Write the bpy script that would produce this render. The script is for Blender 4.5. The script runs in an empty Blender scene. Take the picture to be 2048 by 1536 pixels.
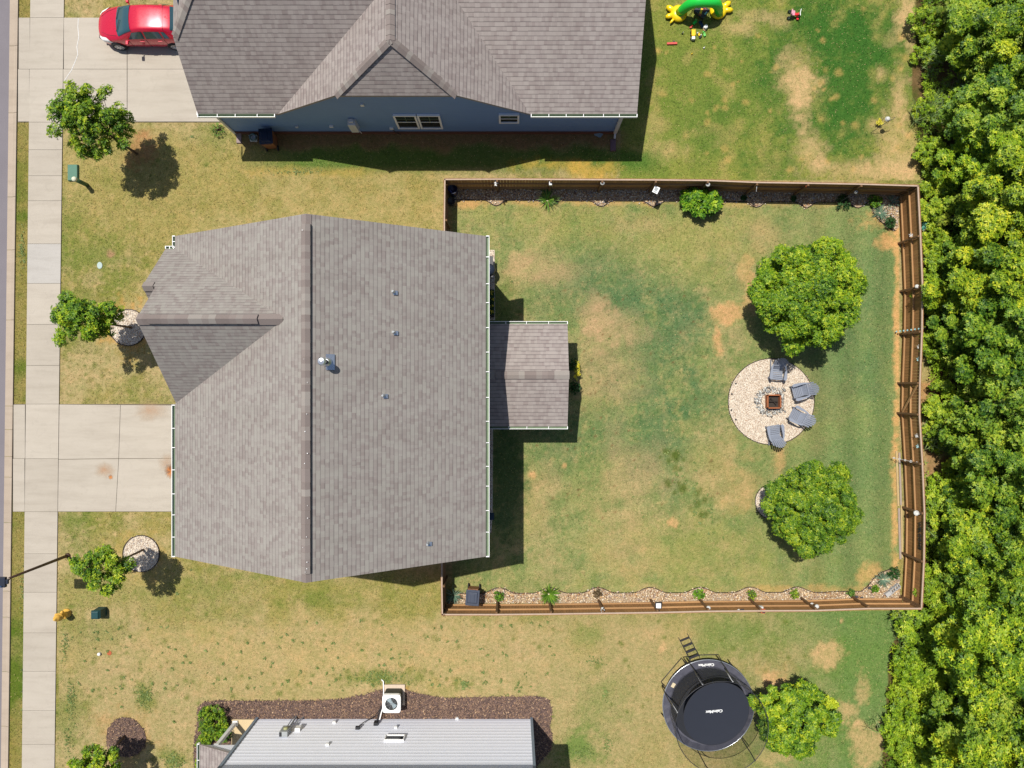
import bpy, math, random
import numpy as np
from mathutils import Vector, Matrix
R=math.radians; PI=math.pi
sc=bpy.context.scene
# ---------------------------------------------------------------- camera, sky, sun, exposure
H=34.6; F=1420.0
cam=bpy.data.objects.new('camera',bpy.data.cameras.new('camera')); sc.collection.objects.link(cam)
cam.location=(0,0,H); cam.rotation_euler=(0,0,0)
cam.data.sensor_width=36; cam.data.lens=36*F/2048; cam.data.clip_end=2000; cam.data.clip_start=.1
sc.camera=cam
KX,KY=.245,-.30                                   # metres a shadow moves per metre of height
sun=bpy.data.objects.new('sun',bpy.data.lights.new('sun','SUN')); sc.collection.objects.link(sun)
sd=Vector((KX,KY,-1)).normalized()
sun.rotation_euler=sd.to_track_quat('-Z','Y').to_euler()
sun.data.energy=5.0; sun.data.angle=R(.5); sun.data.color=(1,.955,.87)
elev=math.asin(-sd.z); az=math.atan2(-sd.x,-sd.y)  # towards the sun, clockwise from +Y
w=bpy.data.worlds.new('World'); sc.world=w; w.use_nodes=True
nt=w.node_tree; bg=nt.nodes['Background']; sk=nt.nodes.new('ShaderNodeTexSky')
sk.sky_type='NISHITA'; sk.sun_disc=False; sk.sun_elevation=elev; sk.sun_rotation=az; sk.air_density=1; sk.dust_density=1.2
nt.links.new(sk.outputs[0],bg.inputs[0]); bg.inputs[1].default_value=.09
sc.view_settings.view_transform='Standard'; sc.view_settings.look='None'; sc.view_settings.gamma=1; sc.view_settings.exposure=.12
# ---------------------------------------------------------------- helpers
random.seed(5); rng=np.random.default_rng(11)
def W(px,py,h=0.0): return Vector(((px-1024)/F*(H-h),(768-py)/F*(H-h),h))
def G2(px,py): return ((px-1024)/F*H,(768-py)/F*H)
def lin(c): return tuple(((v/255)/12.92 if v/255<=.04045 else ((v/255+.055)/1.055)**2.4) for v in c)
GAIN=1.5
def A(r,g,b): return tuple(min(.85,v/GAIN) for v in lin((r,g,b)))
def smooth(t): return t*t*(3-2*t)
class Noise:
    def __init__(s,seed): s.t=np.random.default_rng(seed).random((256,256))
    def n(s,x,y):
        xi=np.floor(x).astype(int); yi=np.floor(y).astype(int); fx=smooth(x-xi); fy=smooth(y-yi)
        a=s.t[xi%256,yi%256];b=s.t[(xi+1)%256,yi%256];c=s.t[xi%256,(yi+1)%256];d=s.t[(xi+1)%256,(yi+1)%256]
        return (a*(1-fx)+b*fx)*(1-fy)+(c*(1-fx)+d*fx)*fy
    def fbm(s,x,y,o=4):
        r=0;a=.5;k=1
        for i in range(o): r=r+a*s.n(x*k+i*17.3,y*k+i*9.1); a*=.5;k*=2.03
        return r/(1-.5**o)
def tag(o,label=None,cat=None,group=None,kind=None):
    if label:o['label']=label
    if cat:o['category']=cat
    if group:o['group']=group
    if kind:o['kind']=kind
    return o
def thing(name,label,cat,loc=(0,0,0),rz=0,group=None):
    o=bpy.data.objects.new(name,None); sc.collection.objects.link(o); o.location=loc; o.rotation_euler=(0,0,rz)
    return tag(o,label,cat,group)
def root(o):
    while o.parent:o=o.parent
    return o
def dup(o,loc=None,rz=None,label=None,parent=None,s=None):
    c=o.copy(); sc.collection.objects.link(c); c.parent=parent
    for ch in list(o.children): dup(ch,parent=c)
    if loc is not None:c.location=loc
    if rz is not None:c.rotation_euler=(0,0,rz)
    if s is not None:c.scale=s if hasattr(s,'__len__') else (s,s,s)
    if label:c['label']=label
    return c
def mkmesh(name,verts,faces,mats,mi=None,smooth_=False,parent=None):
    me=bpy.data.meshes.new(name); me.from_pydata([tuple(v) for v in verts],[],faces)
    for m in (mats if isinstance(mats,(list,tuple)) else [mats]): me.materials.append(m)
    if mi: me.polygons.foreach_set('material_index',mi)
    if smooth_: me.polygons.foreach_set('use_smooth',[True]*len(me.polygons))
    me.update(); o=bpy.data.objects.new(name,me); sc.collection.objects.link(o); o.parent=parent
    return o
class MB:
    def __init__(s): s.v=[];s.f=[];s.m=[];s.k=0;s.T=Matrix()
    def add(s,vs,fs,k=None):
        b=len(s.v); s.v+=[s.T@Vector(v) for v in vs]
        for f in fs: s.f.append([i+b for i in f]); s.m.append(s.k if k is None else k)
        return s
    def poly(s,pts,k=None): return s.add(pts,[list(range(len(pts)))],k)
    def box(s,c,d,rz=0,k=None,ry=0,taper=1,rx=0):
        M=Matrix.Translation(c)@Matrix.Rotation(rz,4,'Z')@Matrix.Rotation(ry,4,'Y')@Matrix.Rotation(rx,4,'X')
        x,y,z=[q/2 for q in d]; t=taper
        vs=[M@Vector(p) for p in [(-x,-y,-z),(x,-y,-z),(x,y,-z),(-x,y,-z),(-x*t,-y*t,z),(x*t,-y*t,z),(x*t,y*t,z),(-x*t,y*t,z)]]
        return s.add(vs,[(3,2,1,0),(4,5,6,7),(0,1,5,4),(1,2,6,5),(2,3,7,6),(3,0,4,7)],k)
    def beam(s,p,q,w,h,up=(0,0,1),k=None):
        p=Vector(p);q=Vector(q);d=(q-p).normalized();u=Vector(up)
        a=d.cross(u)
        if a.length<1e-3:a=d.cross(Vector((1,0,0)))
        a.normalize();b=a.cross(d).normalized();a=a*w/2;b=b*h/2
        return s.add([p-a-b,p+a-b,p+a+b,p-a+b,q-a-b,q+a-b,q+a+b,q-a+b],[(0,1,2,3),(7,6,5,4),(0,4,5,1),(1,5,6,2),(2,6,7,3),(3,7,4,0)],k)
    def tube(s,pts,r,n=8,k=None,cap=True):
        pts=[Vector(p) for p in pts]; rs=r if hasattr(r,'__len__') else [r]*len(pts); rings=[];ref=None
        for i,p in enumerate(pts):
            d=(pts[min(i+1,len(pts)-1)]-pts[max(i-1,0)]).normalized()
            if ref is None: ref=d.orthogonal().normalized()
            a=(ref-d*ref.dot(d)).normalized(); ref=a; b=d.cross(a)
            rings.append([p+(a*math.cos(t)+b*math.sin(t))*rs[i] for t in [2*PI*j/n for j in range(n)]])
        vs=[v for g in rings for v in g]; fs=[]
        for i in range(len(pts)-1):
            for j in range(n): fs.append((i*n+j,i*n+(j+1)%n,(i+1)*n+(j+1)%n,(i+1)*n+j))
        if cap: fs+=[tuple(range(n-1,-1,-1)),tuple((len(pts)-1)*n+j for j in range(n))]
        return s.add(vs,fs,k)
    def ring(s,c,R_,r,n=32,m=6,k=None,a0=0,a1=2*PI):
        full=abs(a1-a0-2*PI)<1e-6; N=n if full else n+1
        vs=[];fs=[]
        for i in range(N):
            a=a0+(a1-a0)*i/n
            for j in range(m):
                b=2*PI*j/m; q=R_+r*math.cos(b); vs.append((c[0]+q*math.cos(a),c[1]+q*math.sin(a),c[2]+r*math.sin(b)))
        for i in range(n):
            i2=(i+1)%N
            for j in range(m): fs.append((i*m+j,i2*m+j,i2*m+(j+1)%m,i*m+(j+1)%m))
        return s.add(vs,fs,k)
    def lathe(s,prof,c=(0,0,0),n=20,k=None,axis='Z',sy=1,cap=True):
        vs=[];fs=[]
        for r,z in prof:
            for j in range(n):
                t=2*PI*j/n; x,y=r*math.cos(t),r*math.sin(t)*sy
                v=(x,y,z) if axis=='Z' else ((z,x,y) if axis=='X' else (x,z,y))
                vs.append((v[0]+c[0],v[1]+c[1],v[2]+c[2]))
        for i in range(len(prof)-1):
            for j in range(n): fs.append((i*n+j,i*n+(j+1)%n,(i+1)*n+(j+1)%n,(i+1)*n+j))
        if cap and prof[0][0]>1e-4: fs.append(tuple(range(n-1,-1,-1)))
        if cap and prof[-1][0]>1e-4: fs.append(tuple((len(prof)-1)*n+j for j in range(n)))
        return s.add(vs,fs,k)
    def prism(s,p2,z0,z1,k=None,kt=None):
        n=len(p2); a=sum(p2[i][0]*p2[(i+1)%n][1]-p2[(i+1)%n][0]*p2[i][1] for i in range(n))
        if a<0:p2=p2[::-1]
        s.add([(x,y,z0) for x,y in p2]+[(x,y,z1) for x,y in p2],[tuple(range(n-1,-1,-1))]+[(i,(i+1)%n,(i+1)%n+n,i+n) for i in range(n)],k)
        return s.add([(x,y,z1) for x,y in p2],[tuple(range(n))],k if kt is None else kt)
    def slab(s,pts,t,k=0,ks=1):
        pts=[Vector(p) for p in pts]; nrm=(pts[1]-pts[0]).cross(pts[2]-pts[0])
        a=Vector((0,0,0))
        for i in range(len(pts)): a+=pts[i].cross(pts[(i+1)%len(pts)])
        if a.z<0: pts=pts[::-1]
        n=len(pts); lo=[p-Vector((0,0,t)) for p in pts]
        s.add(pts,[tuple(range(n))],k); s.add(lo,[tuple(range(n-1,-1,-1))],ks)
        for i in range(n):
            j=(i+1)%n; s.add([lo[i],lo[j],pts[j],pts[i]],[(0,1,2,3)],ks)
        return s
    def build(s,name,mats,parent=None,world=False,smooth_=False,uv=False,bevel=0,label=None):
        vs=s.v
        if world and parent is not None:
            M=Matrix.Translation(root(parent).location)@Matrix.Rotation(root(parent).rotation_euler.z,4,'Z'); Mi=M.inverted(); vs=[Mi@v for v in vs]
        o=mkmesh(name,vs,s.f,mats,s.m,smooth_,parent); me=o.data
        if uv:
            L=me.uv_layers.new(name='UV'); 
            for p in me.polygons:
                n=p.normal; up=Vector((0,0,1)); v=(up-n*n.dot(up))
                if v.length<1e-3:v=Vector((0,1,0))
                v.normalize(); u=v.cross(n).normalized()
                for li in p.loop_indices:
                    c=vs[me.loops[li].vertex_index]; L.data[li].uv=(c.dot(u)+40,c.dot(v)+40)
        if bevel:
            b=o.modifiers.new('b','BEVEL'); b.width=bevel; b.segments=2; b.limit_method='ANGLE'
        if label:o['label']=label
        return o
# ---------------------------------------------------------------- materials
class NT:
    def __init__(s,m):
        m.use_nodes=True; s.m=m; s.t=m.node_tree; s.b=s.t.nodes['Principled BSDF']
    def n(s,typ,ins={},**kw):
        o=s.t.nodes.new(typ)
        for k,v in kw.items(): setattr(o,k,v)
        for k,v in ins.items(): s.set(o.inputs[k],v)
        return o
    def set(s,i,v):
        if isinstance(v,bpy.types.NodeSocket): s.t.links.new(v,i)
        elif isinstance(v,(tuple,list)) and len(v)==3 and i.type=='RGBA': i.default_value=(*v,1)
        else: i.default_value=v
    def math(s,op,a,b=0.0,c=0.0): return s.n('ShaderNodeMath',{0:a,1:b,2:c},operation=op).outputs[0]
    def mix(s,f,a,b,mode='MIX'):
        o=s.n('ShaderNodeMix',data_type='RGBA',blend_type=mode); s.set(o.inputs[0],f); s.set(o.inputs[6],a); s.set(o.inputs[7],b); return o.outputs[2]
    def noise(s,sc_,det=4,rough=.55,vec=None,dist=0):
        o=s.n('ShaderNodeTexNoise',{'Scale':sc_,'Detail':det,'Roughness':rough,'Distortion':dist})
        s.t.links.new(vec if vec is not None else s.pos(),o.inputs['Vector']); return o.outputs[0]
    def pos(s):
        if not hasattr(s,'_p'): s._p=s.n('ShaderNodeNewGeometry').outputs['Position']
        return s._p
    def ramp(s,f,stops):
        o=s.n('ShaderNodeValToRGB',{0:f}); e=o.color_ramp.elements
        while len(e)<len(stops): e.new(.5)
        for i,(p,c) in enumerate(stops): e[i].position=p; e[i].color=(*c,1) if len(c)==3 else c
        return o.outputs[0]
    def attr(s,n): return s.n('ShaderNodeAttribute',attribute_name=n)
    def bump(s,h,st=.3,d=.02):
        o=s.n('ShaderNodeBump',{'Strength':st,'Distance':d,'Height':h}); s.t.links.new(o.outputs[0],s.b.inputs['Normal'])
    def col(s,c): s.set(s.b.inputs['Base Color'],c)
    def rough(s,r): s.set(s.b.inputs['Roughness'],r)
def newmat(n): m=bpy.data.materials.new(n); return m,NT(m)
_pc={}
def paint(name,c,rough=.6,metal=0,var=.12,scale=6,spec=.4):
    if name in _pc:return _pc[name]
    m,t=newmat(name); a=tuple(v*(1-var) for v in c); b=tuple(min(1,v*(1+var)) for v in c)
    t.col(t.mix(t.noise(scale,5,.6),a,b)); t.rough(rough); t.b.inputs['Metallic'].default_value=metal
    t.b.inputs['Specular IOR Level'].default_value=spec; _pc[name]=m; return m
def m_shingle(name,rh,cw,c1,c2,c3,ed=.44):
    m,t=newmat(name); uv=t.n('ShaderNodeUVMap',uv_map='UV').outputs[0]; sp=t.n('ShaderNodeSeparateXYZ',{0:uv}); u,v=sp.outputs[0],sp.outputs[1]
    r=t.math('DIVIDE',v,rh); row=t.math('FLOOR',r); fr=t.math('FRACT',r)
    wn=t.n('ShaderNodeTexWhiteNoise',{'W':row},noise_dimensions='1D').outputs[0]
    # uneven tab widths: two overlapping cell grids
    uu=t.math('ADD',t.math('DIVIDE',u,cw),t.math('MULTIPLY',wn,13.0)); cell=t.math('FLOOR',uu)
    cb=t.n('ShaderNodeCombineXYZ',{0:cell,1:row,2:0.0}).outputs[0]
    r1=t.n('ShaderNodeTexWhiteNoise',{'Vector':cb},noise_dimensions='3D').outputs[0]
    u2=t.math('ADD',t.math('DIVIDE',u,cw*1.7),t.math('MULTIPLY',wn,29.0)); cb2=t.n('ShaderNodeCombineXYZ',{0:t.math('FLOOR',u2),1:row,2:7.0}).outputs[0]
    r2=t.n('ShaderNodeTexWhiteNoise',{'Vector':cb2},noise_dimensions='3D').outputs[0]
    tab=t.math('ADD',t.math('MULTIPLY',r1,.5),t.math('MULTIPLY',r2,.5))
    base=t.ramp(tab,[(.12,c2),(.42,c3),(.78,c1)])
    big=t.noise(.55,3,.5); mp=t.n('ShaderNodeMapping',{'Vector':uv}); mp.inputs['Scale'].default_value=(1.3,.16,1)
    stk=t.noise(1.0,5,.65,mp.outputs[0]); base=t.mix(t.math('MULTIPLY',big,.15),base,c2); base=t.mix(1.0,base,t.ramp(stk,[(.3,(.94,.935,.93)),(.6,(1.03,1.03,1.035))]),'MULTIPLY')
    gr=t.noise(60,2,.8); base=t.mix(t.math('MULTIPLY',gr,.25),base,tuple(q*.7 for q in c3))
    edge=t.math('LESS_THAN',fr,.11); raised=t.math('GREATER_THAN',r2,.5)
    e2=t.math('MULTIPLY',t.math('LESS_THAN',fr,.26),t.math('SUBTRACT',1.0,raised))
    dark=t.math('MAXIMUM',t.math('MULTIPLY',edge,ed),t.math('MULTIPLY',e2,.22))  # shade at each course's lower edge, painted into the shingle colour
    t.col(t.mix(dark,base,(.03,.028,.03)))
    hgt=t.math('ADD',t.math('MULTIPLY',t.math('SUBTRACT',1.0,fr),.6),t.math('MULTIPLY',raised,.5)); hgt=t.math('ADD',hgt,t.math('MULTIPLY',gr,.15))
    t.bump(hgt,.3,.012); t.rough(.95); t.b.inputs['Specular IOR Level'].default_value=.15; return m
M_SH=m_shingle('roof_shingle_grey_brown',.163,.125,A(176,171,163),A(158,147,142),A(168,160,154))
M_SH2=m_shingle('roof_shingle_brown',.176,.13,A(184,174,168),A(162,149,145),A(173,162,157),.62)
def m_conc(name,c,c2):
    m,t=newmat(name); a=t.noise(.7,4,.6); b=t.noise(14,5,.7); s=t.noise(2.5,3,.5,dist=1.2)
    isl=t.n('ShaderNodeNewGeometry').outputs['Random Per Island']; k=t.mix(a,c,c2); k=t.mix(1.0,k,t.ramp(isl,[(0,(.93,.925,.92)),(1,(1.04,1.04,1.045))]),'MULTIPLY'); mpp=t.n('ShaderNodeMapping',{'Vector':t.pos()}); mpp.inputs['Scale'].default_value=(.35,2.2,1); k=t.mix(1.0,k,t.ramp(t.noise(1.0,6,.7,mpp.outputs[0]),[(.32,(.88,.87,.86)),(.52,(1,1,1)),(.7,(1.05,1.05,1.06))]),'MULTIPLY'); k=t.mix(t.math('MULTIPLY',b,.25),k,tuple(q*.6 for q in c)); k=t.mix(t.math('MULTIPLY',t.math('GREATER_THAN',s,.64),.12),k,tuple(q*.7 for q in c2))
    t.col(k); t.bump(b,.15,.01); t.rough(.9); return m
M_CONC=m_conc('concrete',A(210,200,184),A(196,185,170)); M_CONC_NEW=m_conc('new_concrete',A(216,211,203),A(202,196,189))
M_CURB=m_conc('curb_concrete',A(206,189,168),A(188,170,152)); M_JOINT=paint('joint_dirt',A(120,110,95),.95)
def m_asph():
    m,t=newmat('asphalt'); a=t.noise(.9,3,.5); b=t.noise(45,3,.9); k=t.mix(a,A(140,133,138),A(158,151,156)); t.col(t.mix(t.math('MULTIPLY',b,.6),k,A(95,90,98))); t.bump(b,.5,.01); t.rough(.92); return m
M_ASPH=m_asph()
def m_lawn():
    m,t=newmat('lawn'); c=t.attr('Col').outputs['Color']
    def mul(k,f): return t.mix(1.0,k,f,'MULTIPLY')
    f=t.noise(7,8,.9); g=t.noise(24,5,.85); h=t.noise(1.7,6,.8)
    k=mul(c,t.ramp(h,[(.34,(.80,.90,.78)),(.5,(1,1,1)),(.66,(1.18,1.06,1.10))]))
    k=mul(k,t.ramp(f,[(.30,(.45,.58,.40)),(.47,(.93,.96,.88)),(.66,(1.42,1.32,1.36))]))
    k=mul(k,t.ramp(g,[(.34,(.58,.64,.5)),(.5,(1,1,1)),(.66,(1.35,1.3,1.3))]))
    t.col(k); t.bump(t.math('ADD',f,g),.3,.03); t.rough(1.0); t.b.inputs['Specular IOR Level'].default_value=.05; return m
M_LAWN=m_lawn()
def m_attrcol(name,rough=.9,spec=.1,trans=0):
    m,t=newmat(name); c=t.attr('Col').outputs['Color']; t.col(c); t.rough(rough); t.b.inputs['Specular IOR Level'].default_value=spec
    if trans:
        tr=t.n('ShaderNodeBsdfTranslucent',{0:c}); mx=t.n('ShaderNodeMixShader',{0:trans}); out=t.t.nodes['Material Output']
        t.t.links.new(t.b.outputs[0],mx.inputs[1]); t.t.links.new(tr.outputs[0],mx.inputs[2]); t.t.links.new(mx.outputs[0],out.inputs[0])
    return m
M_BLADE=m_attrcol('grass_blades',.8,.1,.25); M_STONE=m_attrcol('river_stones',.8,.25); M_CHIP=m_attrcol('bark_chips',.95,.05)
def m_leaf(name,ca,cb,cc,tr=.3,spec=.3,rough=.5):
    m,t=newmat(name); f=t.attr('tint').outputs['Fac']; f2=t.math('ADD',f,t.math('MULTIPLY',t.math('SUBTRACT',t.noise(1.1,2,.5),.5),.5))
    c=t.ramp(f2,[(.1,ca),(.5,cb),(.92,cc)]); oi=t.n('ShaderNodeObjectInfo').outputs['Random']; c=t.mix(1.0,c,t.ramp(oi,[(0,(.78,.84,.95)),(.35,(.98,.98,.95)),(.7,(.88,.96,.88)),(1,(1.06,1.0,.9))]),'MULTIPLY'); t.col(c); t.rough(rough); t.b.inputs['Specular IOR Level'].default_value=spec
    tl=t.n('ShaderNodeBsdfTranslucent',{0:c}); mx=t.n('ShaderNodeMixShader',{0:tr}); out=t.t.nodes['Material Output']
    t.t.links.new(t.b.outputs[0],mx.inputs[1]); t.t.links.new(tl.outputs[0],mx.inputs[2]); t.t.links.new(mx.outputs[0],out.inputs[0]); return m
M_MAPLE=m_leaf('maple_leaves',(.035,.105,.012),(.19,.335,.014),(.56,.60,.03))
M_LAUREL=m_leaf('bright_leaves',(.03,.11,.012),(.14,.31,.015),(.42,.55,.03))
M_WOODS=m_leaf('woodland_leaves',(.045,.12,.014),(.245,.385,.018),(.60,.63,.035))
M_WOODS2=m_leaf('dull_woodland_leaves',(.035,.11,.016),(.20,.335,.022),(.50,.57,.05)); M_WOODS3=m_leaf('pale_woodland_leaves',(.06,.13,.02),(.28,.39,.03),(.64,.64,.09))
M_WEED=m_leaf('undergrowth_leaves',(.09,.18,.014),(.30,.44,.022),(.60,.64,.05))
M_DKLEAF=m_leaf('dark_leaves',(.012,.05,.012),(.03,.10,.02),(.07,.16,.03))
M_YUCCA=m_leaf('blue_green_blades',(.05,.11,.07),(.14,.22,.15),(.35,.42,.28),.15)
M_GBLADE=m_leaf('green_blades',(.05,.13,.02),(.13,.27,.03),(.32,.38,.05),.2)
M_YLEAF=m_leaf('yellow_flowers',(.35,.30,.02),(.6,.5,.03),(.8,.7,.08),.2)
M_BARK=paint('bark',A(120,100,80),.95,var=.35,scale=18)
def m_wood(name,c,c2,axis=2,sc_=7.0):
    m,t=newmat(name); mp=t.n('ShaderNodeMapping',{'Vector':t.pos()}); s=[sc_*3]*3; s[axis]=sc_*.3; mp.inputs['Scale'].default_value=s
    f=t.noise(1.0,5,.7,mp.outputs[0]); g=t.noise(1.3,3,.6); r=t.n('ShaderNodeNewGeometry').outputs['Random Per Island']
    k=t.mix(t.ramp(f,[(.3,(0,0,0)),(.7,(1,1,1))]),c,c2); k=t.mix(t.math('MULTIPLY',g,.2),k,tuple(q*.6 for q in c)); k=t.mix(t.math('MULTIPLY',r,.38),k,tuple(q*.6 for q in c2))
    t.col(k); t.bump(f,.3,.01); t.rough(.85); return m
M_BOARD=m_wood('fence_boards',A(208,154,94),A(168,120,70)); M_RAILX=m_wood('fence_rail',A(214,168,114),A(186,140,92),0); M_RAILY=m_wood('fence_rail_long',A(214,168,114),A(186,140,92),1)
M_CAPW=paint('weathered_cap',A(206,180,158),.9,var=.25,scale=9); M_POST=m_wood('fence_post',A(150,112,72),A(118,86,56)); M_LUMB=paint('pale_lumber',A(206,180,130),.9,var=.2,scale=8); M_LUMBG=paint('grey_lumber',A(178,162,150),.9,var=.2,scale=8)
M_WHITE=paint('white_trim',(.84,.84,.84),.5,var=.04); M_WHITE2=paint('white_plastic',(.75,.75,.74),.4,var=.05)
M_TROUGH=paint('gutter_trough',A(130,150,120),.7,var=.2); M_FASCIA=paint('fascia_grey',A(170,160,155),.7)
M_BLUE=paint('blue_siding',(.15,.26,.47),.55,var=.06,scale=2); M_SIDE=paint('pale_grey_siding',(.80,.82,.90),.55,var=.04,scale=2); M_TAN=paint('tan_siding',A(190,178,155),.7,var=.05)
M_BRICK=paint('brick_foundation',A(130,85,65),.9,var=.3,scale=12)
M_BLACK=paint('black_plastic',(.015,.016,.02),.5,var=.2); M_DARK=paint('charcoal_metal',(.03,.03,.035),.5); M_GALV=paint('galvanised_metal',(.55,.58,.62),.25,.8,var=.2,scale=12)
M_LTGREY=paint('light_grey_metal',(.55,.56,.57),.45); M_MIDGREY=paint('mid_grey_metal',(.28,.30,.31),.5)
def m_glass():
    m,t=newmat('dark_window_glass'); t.col((.012,.016,.02)); t.rough(.08); t.b.inputs['Specular IOR Level'].default_value=.7; return m
M_GLASS=m_glass()
def m_paintcar():
    m,t=newmat('red_car_paint'); t.col((.52,.004,.03)); t.rough(.28); t.b.inputs['Metallic'].default_value=.15; t.b.inputs['Coat Weight'].default_value=.8; t.b.inputs['Coat Roughness'].default_value=.06
    t.set(t.b.inputs['Roughness'],t.math('ADD',t.math('MULTIPLY',t.noise(8,3),.12),.22)); return m
M_CAR=m_paintcar()
def m_wind():
    m,t=newmat('car_glass'); t.col((.02,.06,.075)); t.rough(.05); t.b.inputs['Specular IOR Level'].default_value=1.0; return m
M_WIND=m_wind()
M_RUBBER=paint('rubber',(.02,.02,.02),.85); M_ALLOY=paint('alloy',(.6,.6,.62),.3,.7)
M_MULCH=paint('mulch_soil',A(120,100,90),1,var=.45,scale=14,spec=.05); M_BED=paint('gravel_base',A(190,165,135),.95,var=.3,scale=20); M_BEDP=paint('pale_gravel_base',A(242,228,208),.95,var=.25,scale=25)
M_EDGE=paint('bed_edging',A(50,38,34),.7); M_ADIR=paint('grey_resin',A(152,159,174),.55,var=.08); M_RUST=paint('rusty_steel',A(176,106,66),.85,var=.35,scale=14); M_ASH=paint('ash',A(70,62,56),1,var=.5,scale=20)
M_MAT=paint('trampoline_fabric',A(48,52,64),.75,var=.07,scale=3); M_MAT2=paint('jump_mat',A(36,39,48),.8,var=.1,scale=4); M_PAD=paint('spring_pad',A(92,92,104),.42,var=.35,scale=5)
M_INFG=paint('green_inflatable',(.02,.55,.06),.22,var=.08,scale=3,spec=.6); M_INFY=paint('yellow_inflatable',(.85,.60,.01),.25,var=.06,scale=3,spec=.6)
M_TEAL=paint('utility_green',A(95,140,118),.7,var=.12); M_TEALD=paint('dark_utility_green',A(20,72,76),.45,var=.15); M_HYD=paint('hydrant_yellow',A(255,200,90),.55,var=.12)
M_LAMP=paint('bronze_pole',A(84,60,46),.5,var=.12); M_NAVY=paint('navy_plastic',A(24,34,74),.35,var=.1); M_BROWNB=paint('brown_plastic',A(150,98,66),.6,var=.1); M_RED=paint('red_plastic',(.65,.02,.03),.4); M_CORAL=paint('coral_plastic',A(232,92,80),.5)
M_YEL=paint('yellow_plastic',(.8,.5,.01),.4); M_LIME=paint('lime_plastic',A(120,215,100),.5); M_BLUEP=paint('blue_plastic',A(24,70,110),.5); M_CYAN=paint('pale_cyan',A(170,220,225),.5); M_PEACH=paint('peach_skin_tone',A(235,195,150),.6); M_TERRA=paint('terracotta',A(196,100,60),.8)
M_CONCB=paint('concrete_block',A(196,196,196),.9,var=.15)
# net: a fine woven mesh, mostly open
def m_net():
    m,t=newmat('safety_net'); m.blend_method='BLEND' if hasattr(m,'blend_method') else None
    t.col((.02,.02,.025)); tr=t.n('ShaderNodeBsdfTransparent'); mx=t.n('ShaderNodeMixShader',{0:.26}); out=t.t.nodes['Material Output']
    t.t.links.new(tr.outputs[0],mx.inputs[1]); t.t.links.new(t.b.outputs[0],mx.inputs[2]); t.t.links.new(mx.outputs[0],out.inputs[0]); return m
M_NET=m_net()
# ---------------------------------------------------------------- fast numpy meshes
def npmesh(name,V,Fq,mat,parent=None,tint=None,col=None,smooth_=False):
    """V (n,3); Fq (m,k) all faces same size; tint per face float; col per face rgb"""
    me=bpy.data.meshes.new(name); n=len(V); m,k=Fq.shape
    me.vertices.add(n); me.vertices.foreach_set('co',np.ascontiguousarray(V,dtype=np.float32).ravel())
    me.loops.add(m*k); me.loops.foreach_set('vertex_index',Fq.astype(np.int32).ravel())
    me.polygons.add(m); me.polygons.foreach_set('loop_start',(np.arange(m)*k).astype(np.int32))
    try: me.polygons.foreach_set('loop_total',np.full(m,k,dtype=np.int32))
    except Exception: pass
    me.materials.append(mat)
    if tint is not None:
        a=me.attributes.new('tint','FLOAT','FACE'); a.data.foreach_set('value',tint.astype(np.float32))
    if col is not None:
        dom='FACE' if len(col)==m else 'POINT'
        a=me.attributes.new('Col','FLOAT_COLOR',dom); c=np.ones((len(col),4),dtype=np.float32); c[:,:3]=col; a.data.foreach_set('color',c.ravel())
    if smooth_: me.polygons.foreach_set('use_smooth',np.ones(m,dtype=bool))
    me.update(calc_edges=True); me.validate()
    if not isinstance(name,str): return me
    o=bpy.data.objects.new(name,me); sc.collection.objects.link(o); o.parent=parent; return o
def unit(a): return a/np.maximum(1e-9,np.linalg.norm(a,axis=1,keepdims=True))
def whorl(C,Nn,L,k,g,wid=.42,lift=.35,droop=.25,tint=None,jit=.25):
    """k pointed leaves radiating from each centre C about its normal Nn. Returns V,F,tint"""
    n=len(C); Nn=unit(Nn); ref=g.normal(size=(n,3)); a=unit(np.cross(Nn,ref)); b=np.cross(Nn,a)
    L=np.broadcast_to(np.asarray(L,float),(n,)); Vs=[];T=[]
    for i in range(k):
        th=2*PI*i/k+g.normal(0,jit,n); ll=L*(.75+.5*g.random(n)); lf=lift*(.4+1.2*g.random(n))
        d=unit(a*np.cos(th)[:,None]+b*np.sin(th)[:,None]+Nn*lf[:,None]); s=unit(np.cross(d,Nn)+g.normal(0,.18,(n,3)))
        up=np.cross(s,d); q=ll[:,None]
        p0=C; p1=C+d*q*.5+s*q*wid*.5+up*q*.04; p3=C+d*q*.5-s*q*wid*.5+up*q*.04; p2=C+d*q-Nn*q*droop*(.5+g.random((n,1)))
        Vs.append(np.stack([p0,p1,p2,p3],1)); T.append((tint if tint is not None else np.full(n,.5))+g.normal(0,.14,n))
    V=np.concatenate(Vs).reshape(-1,3); Fq=np.arange(len(V)).reshape(-1,4); return V,Fq,np.clip(np.concatenate(T),0,1)
def joinp(parts):
    V=[];Fs=[];T=[];o=0
    for v,f,t in parts: V.append(v);Fs.append(f+o);T.append(t);o+=len(v)
    return np.concatenate(V),np.concatenate(Fs),np.concatenate(T)
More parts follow.
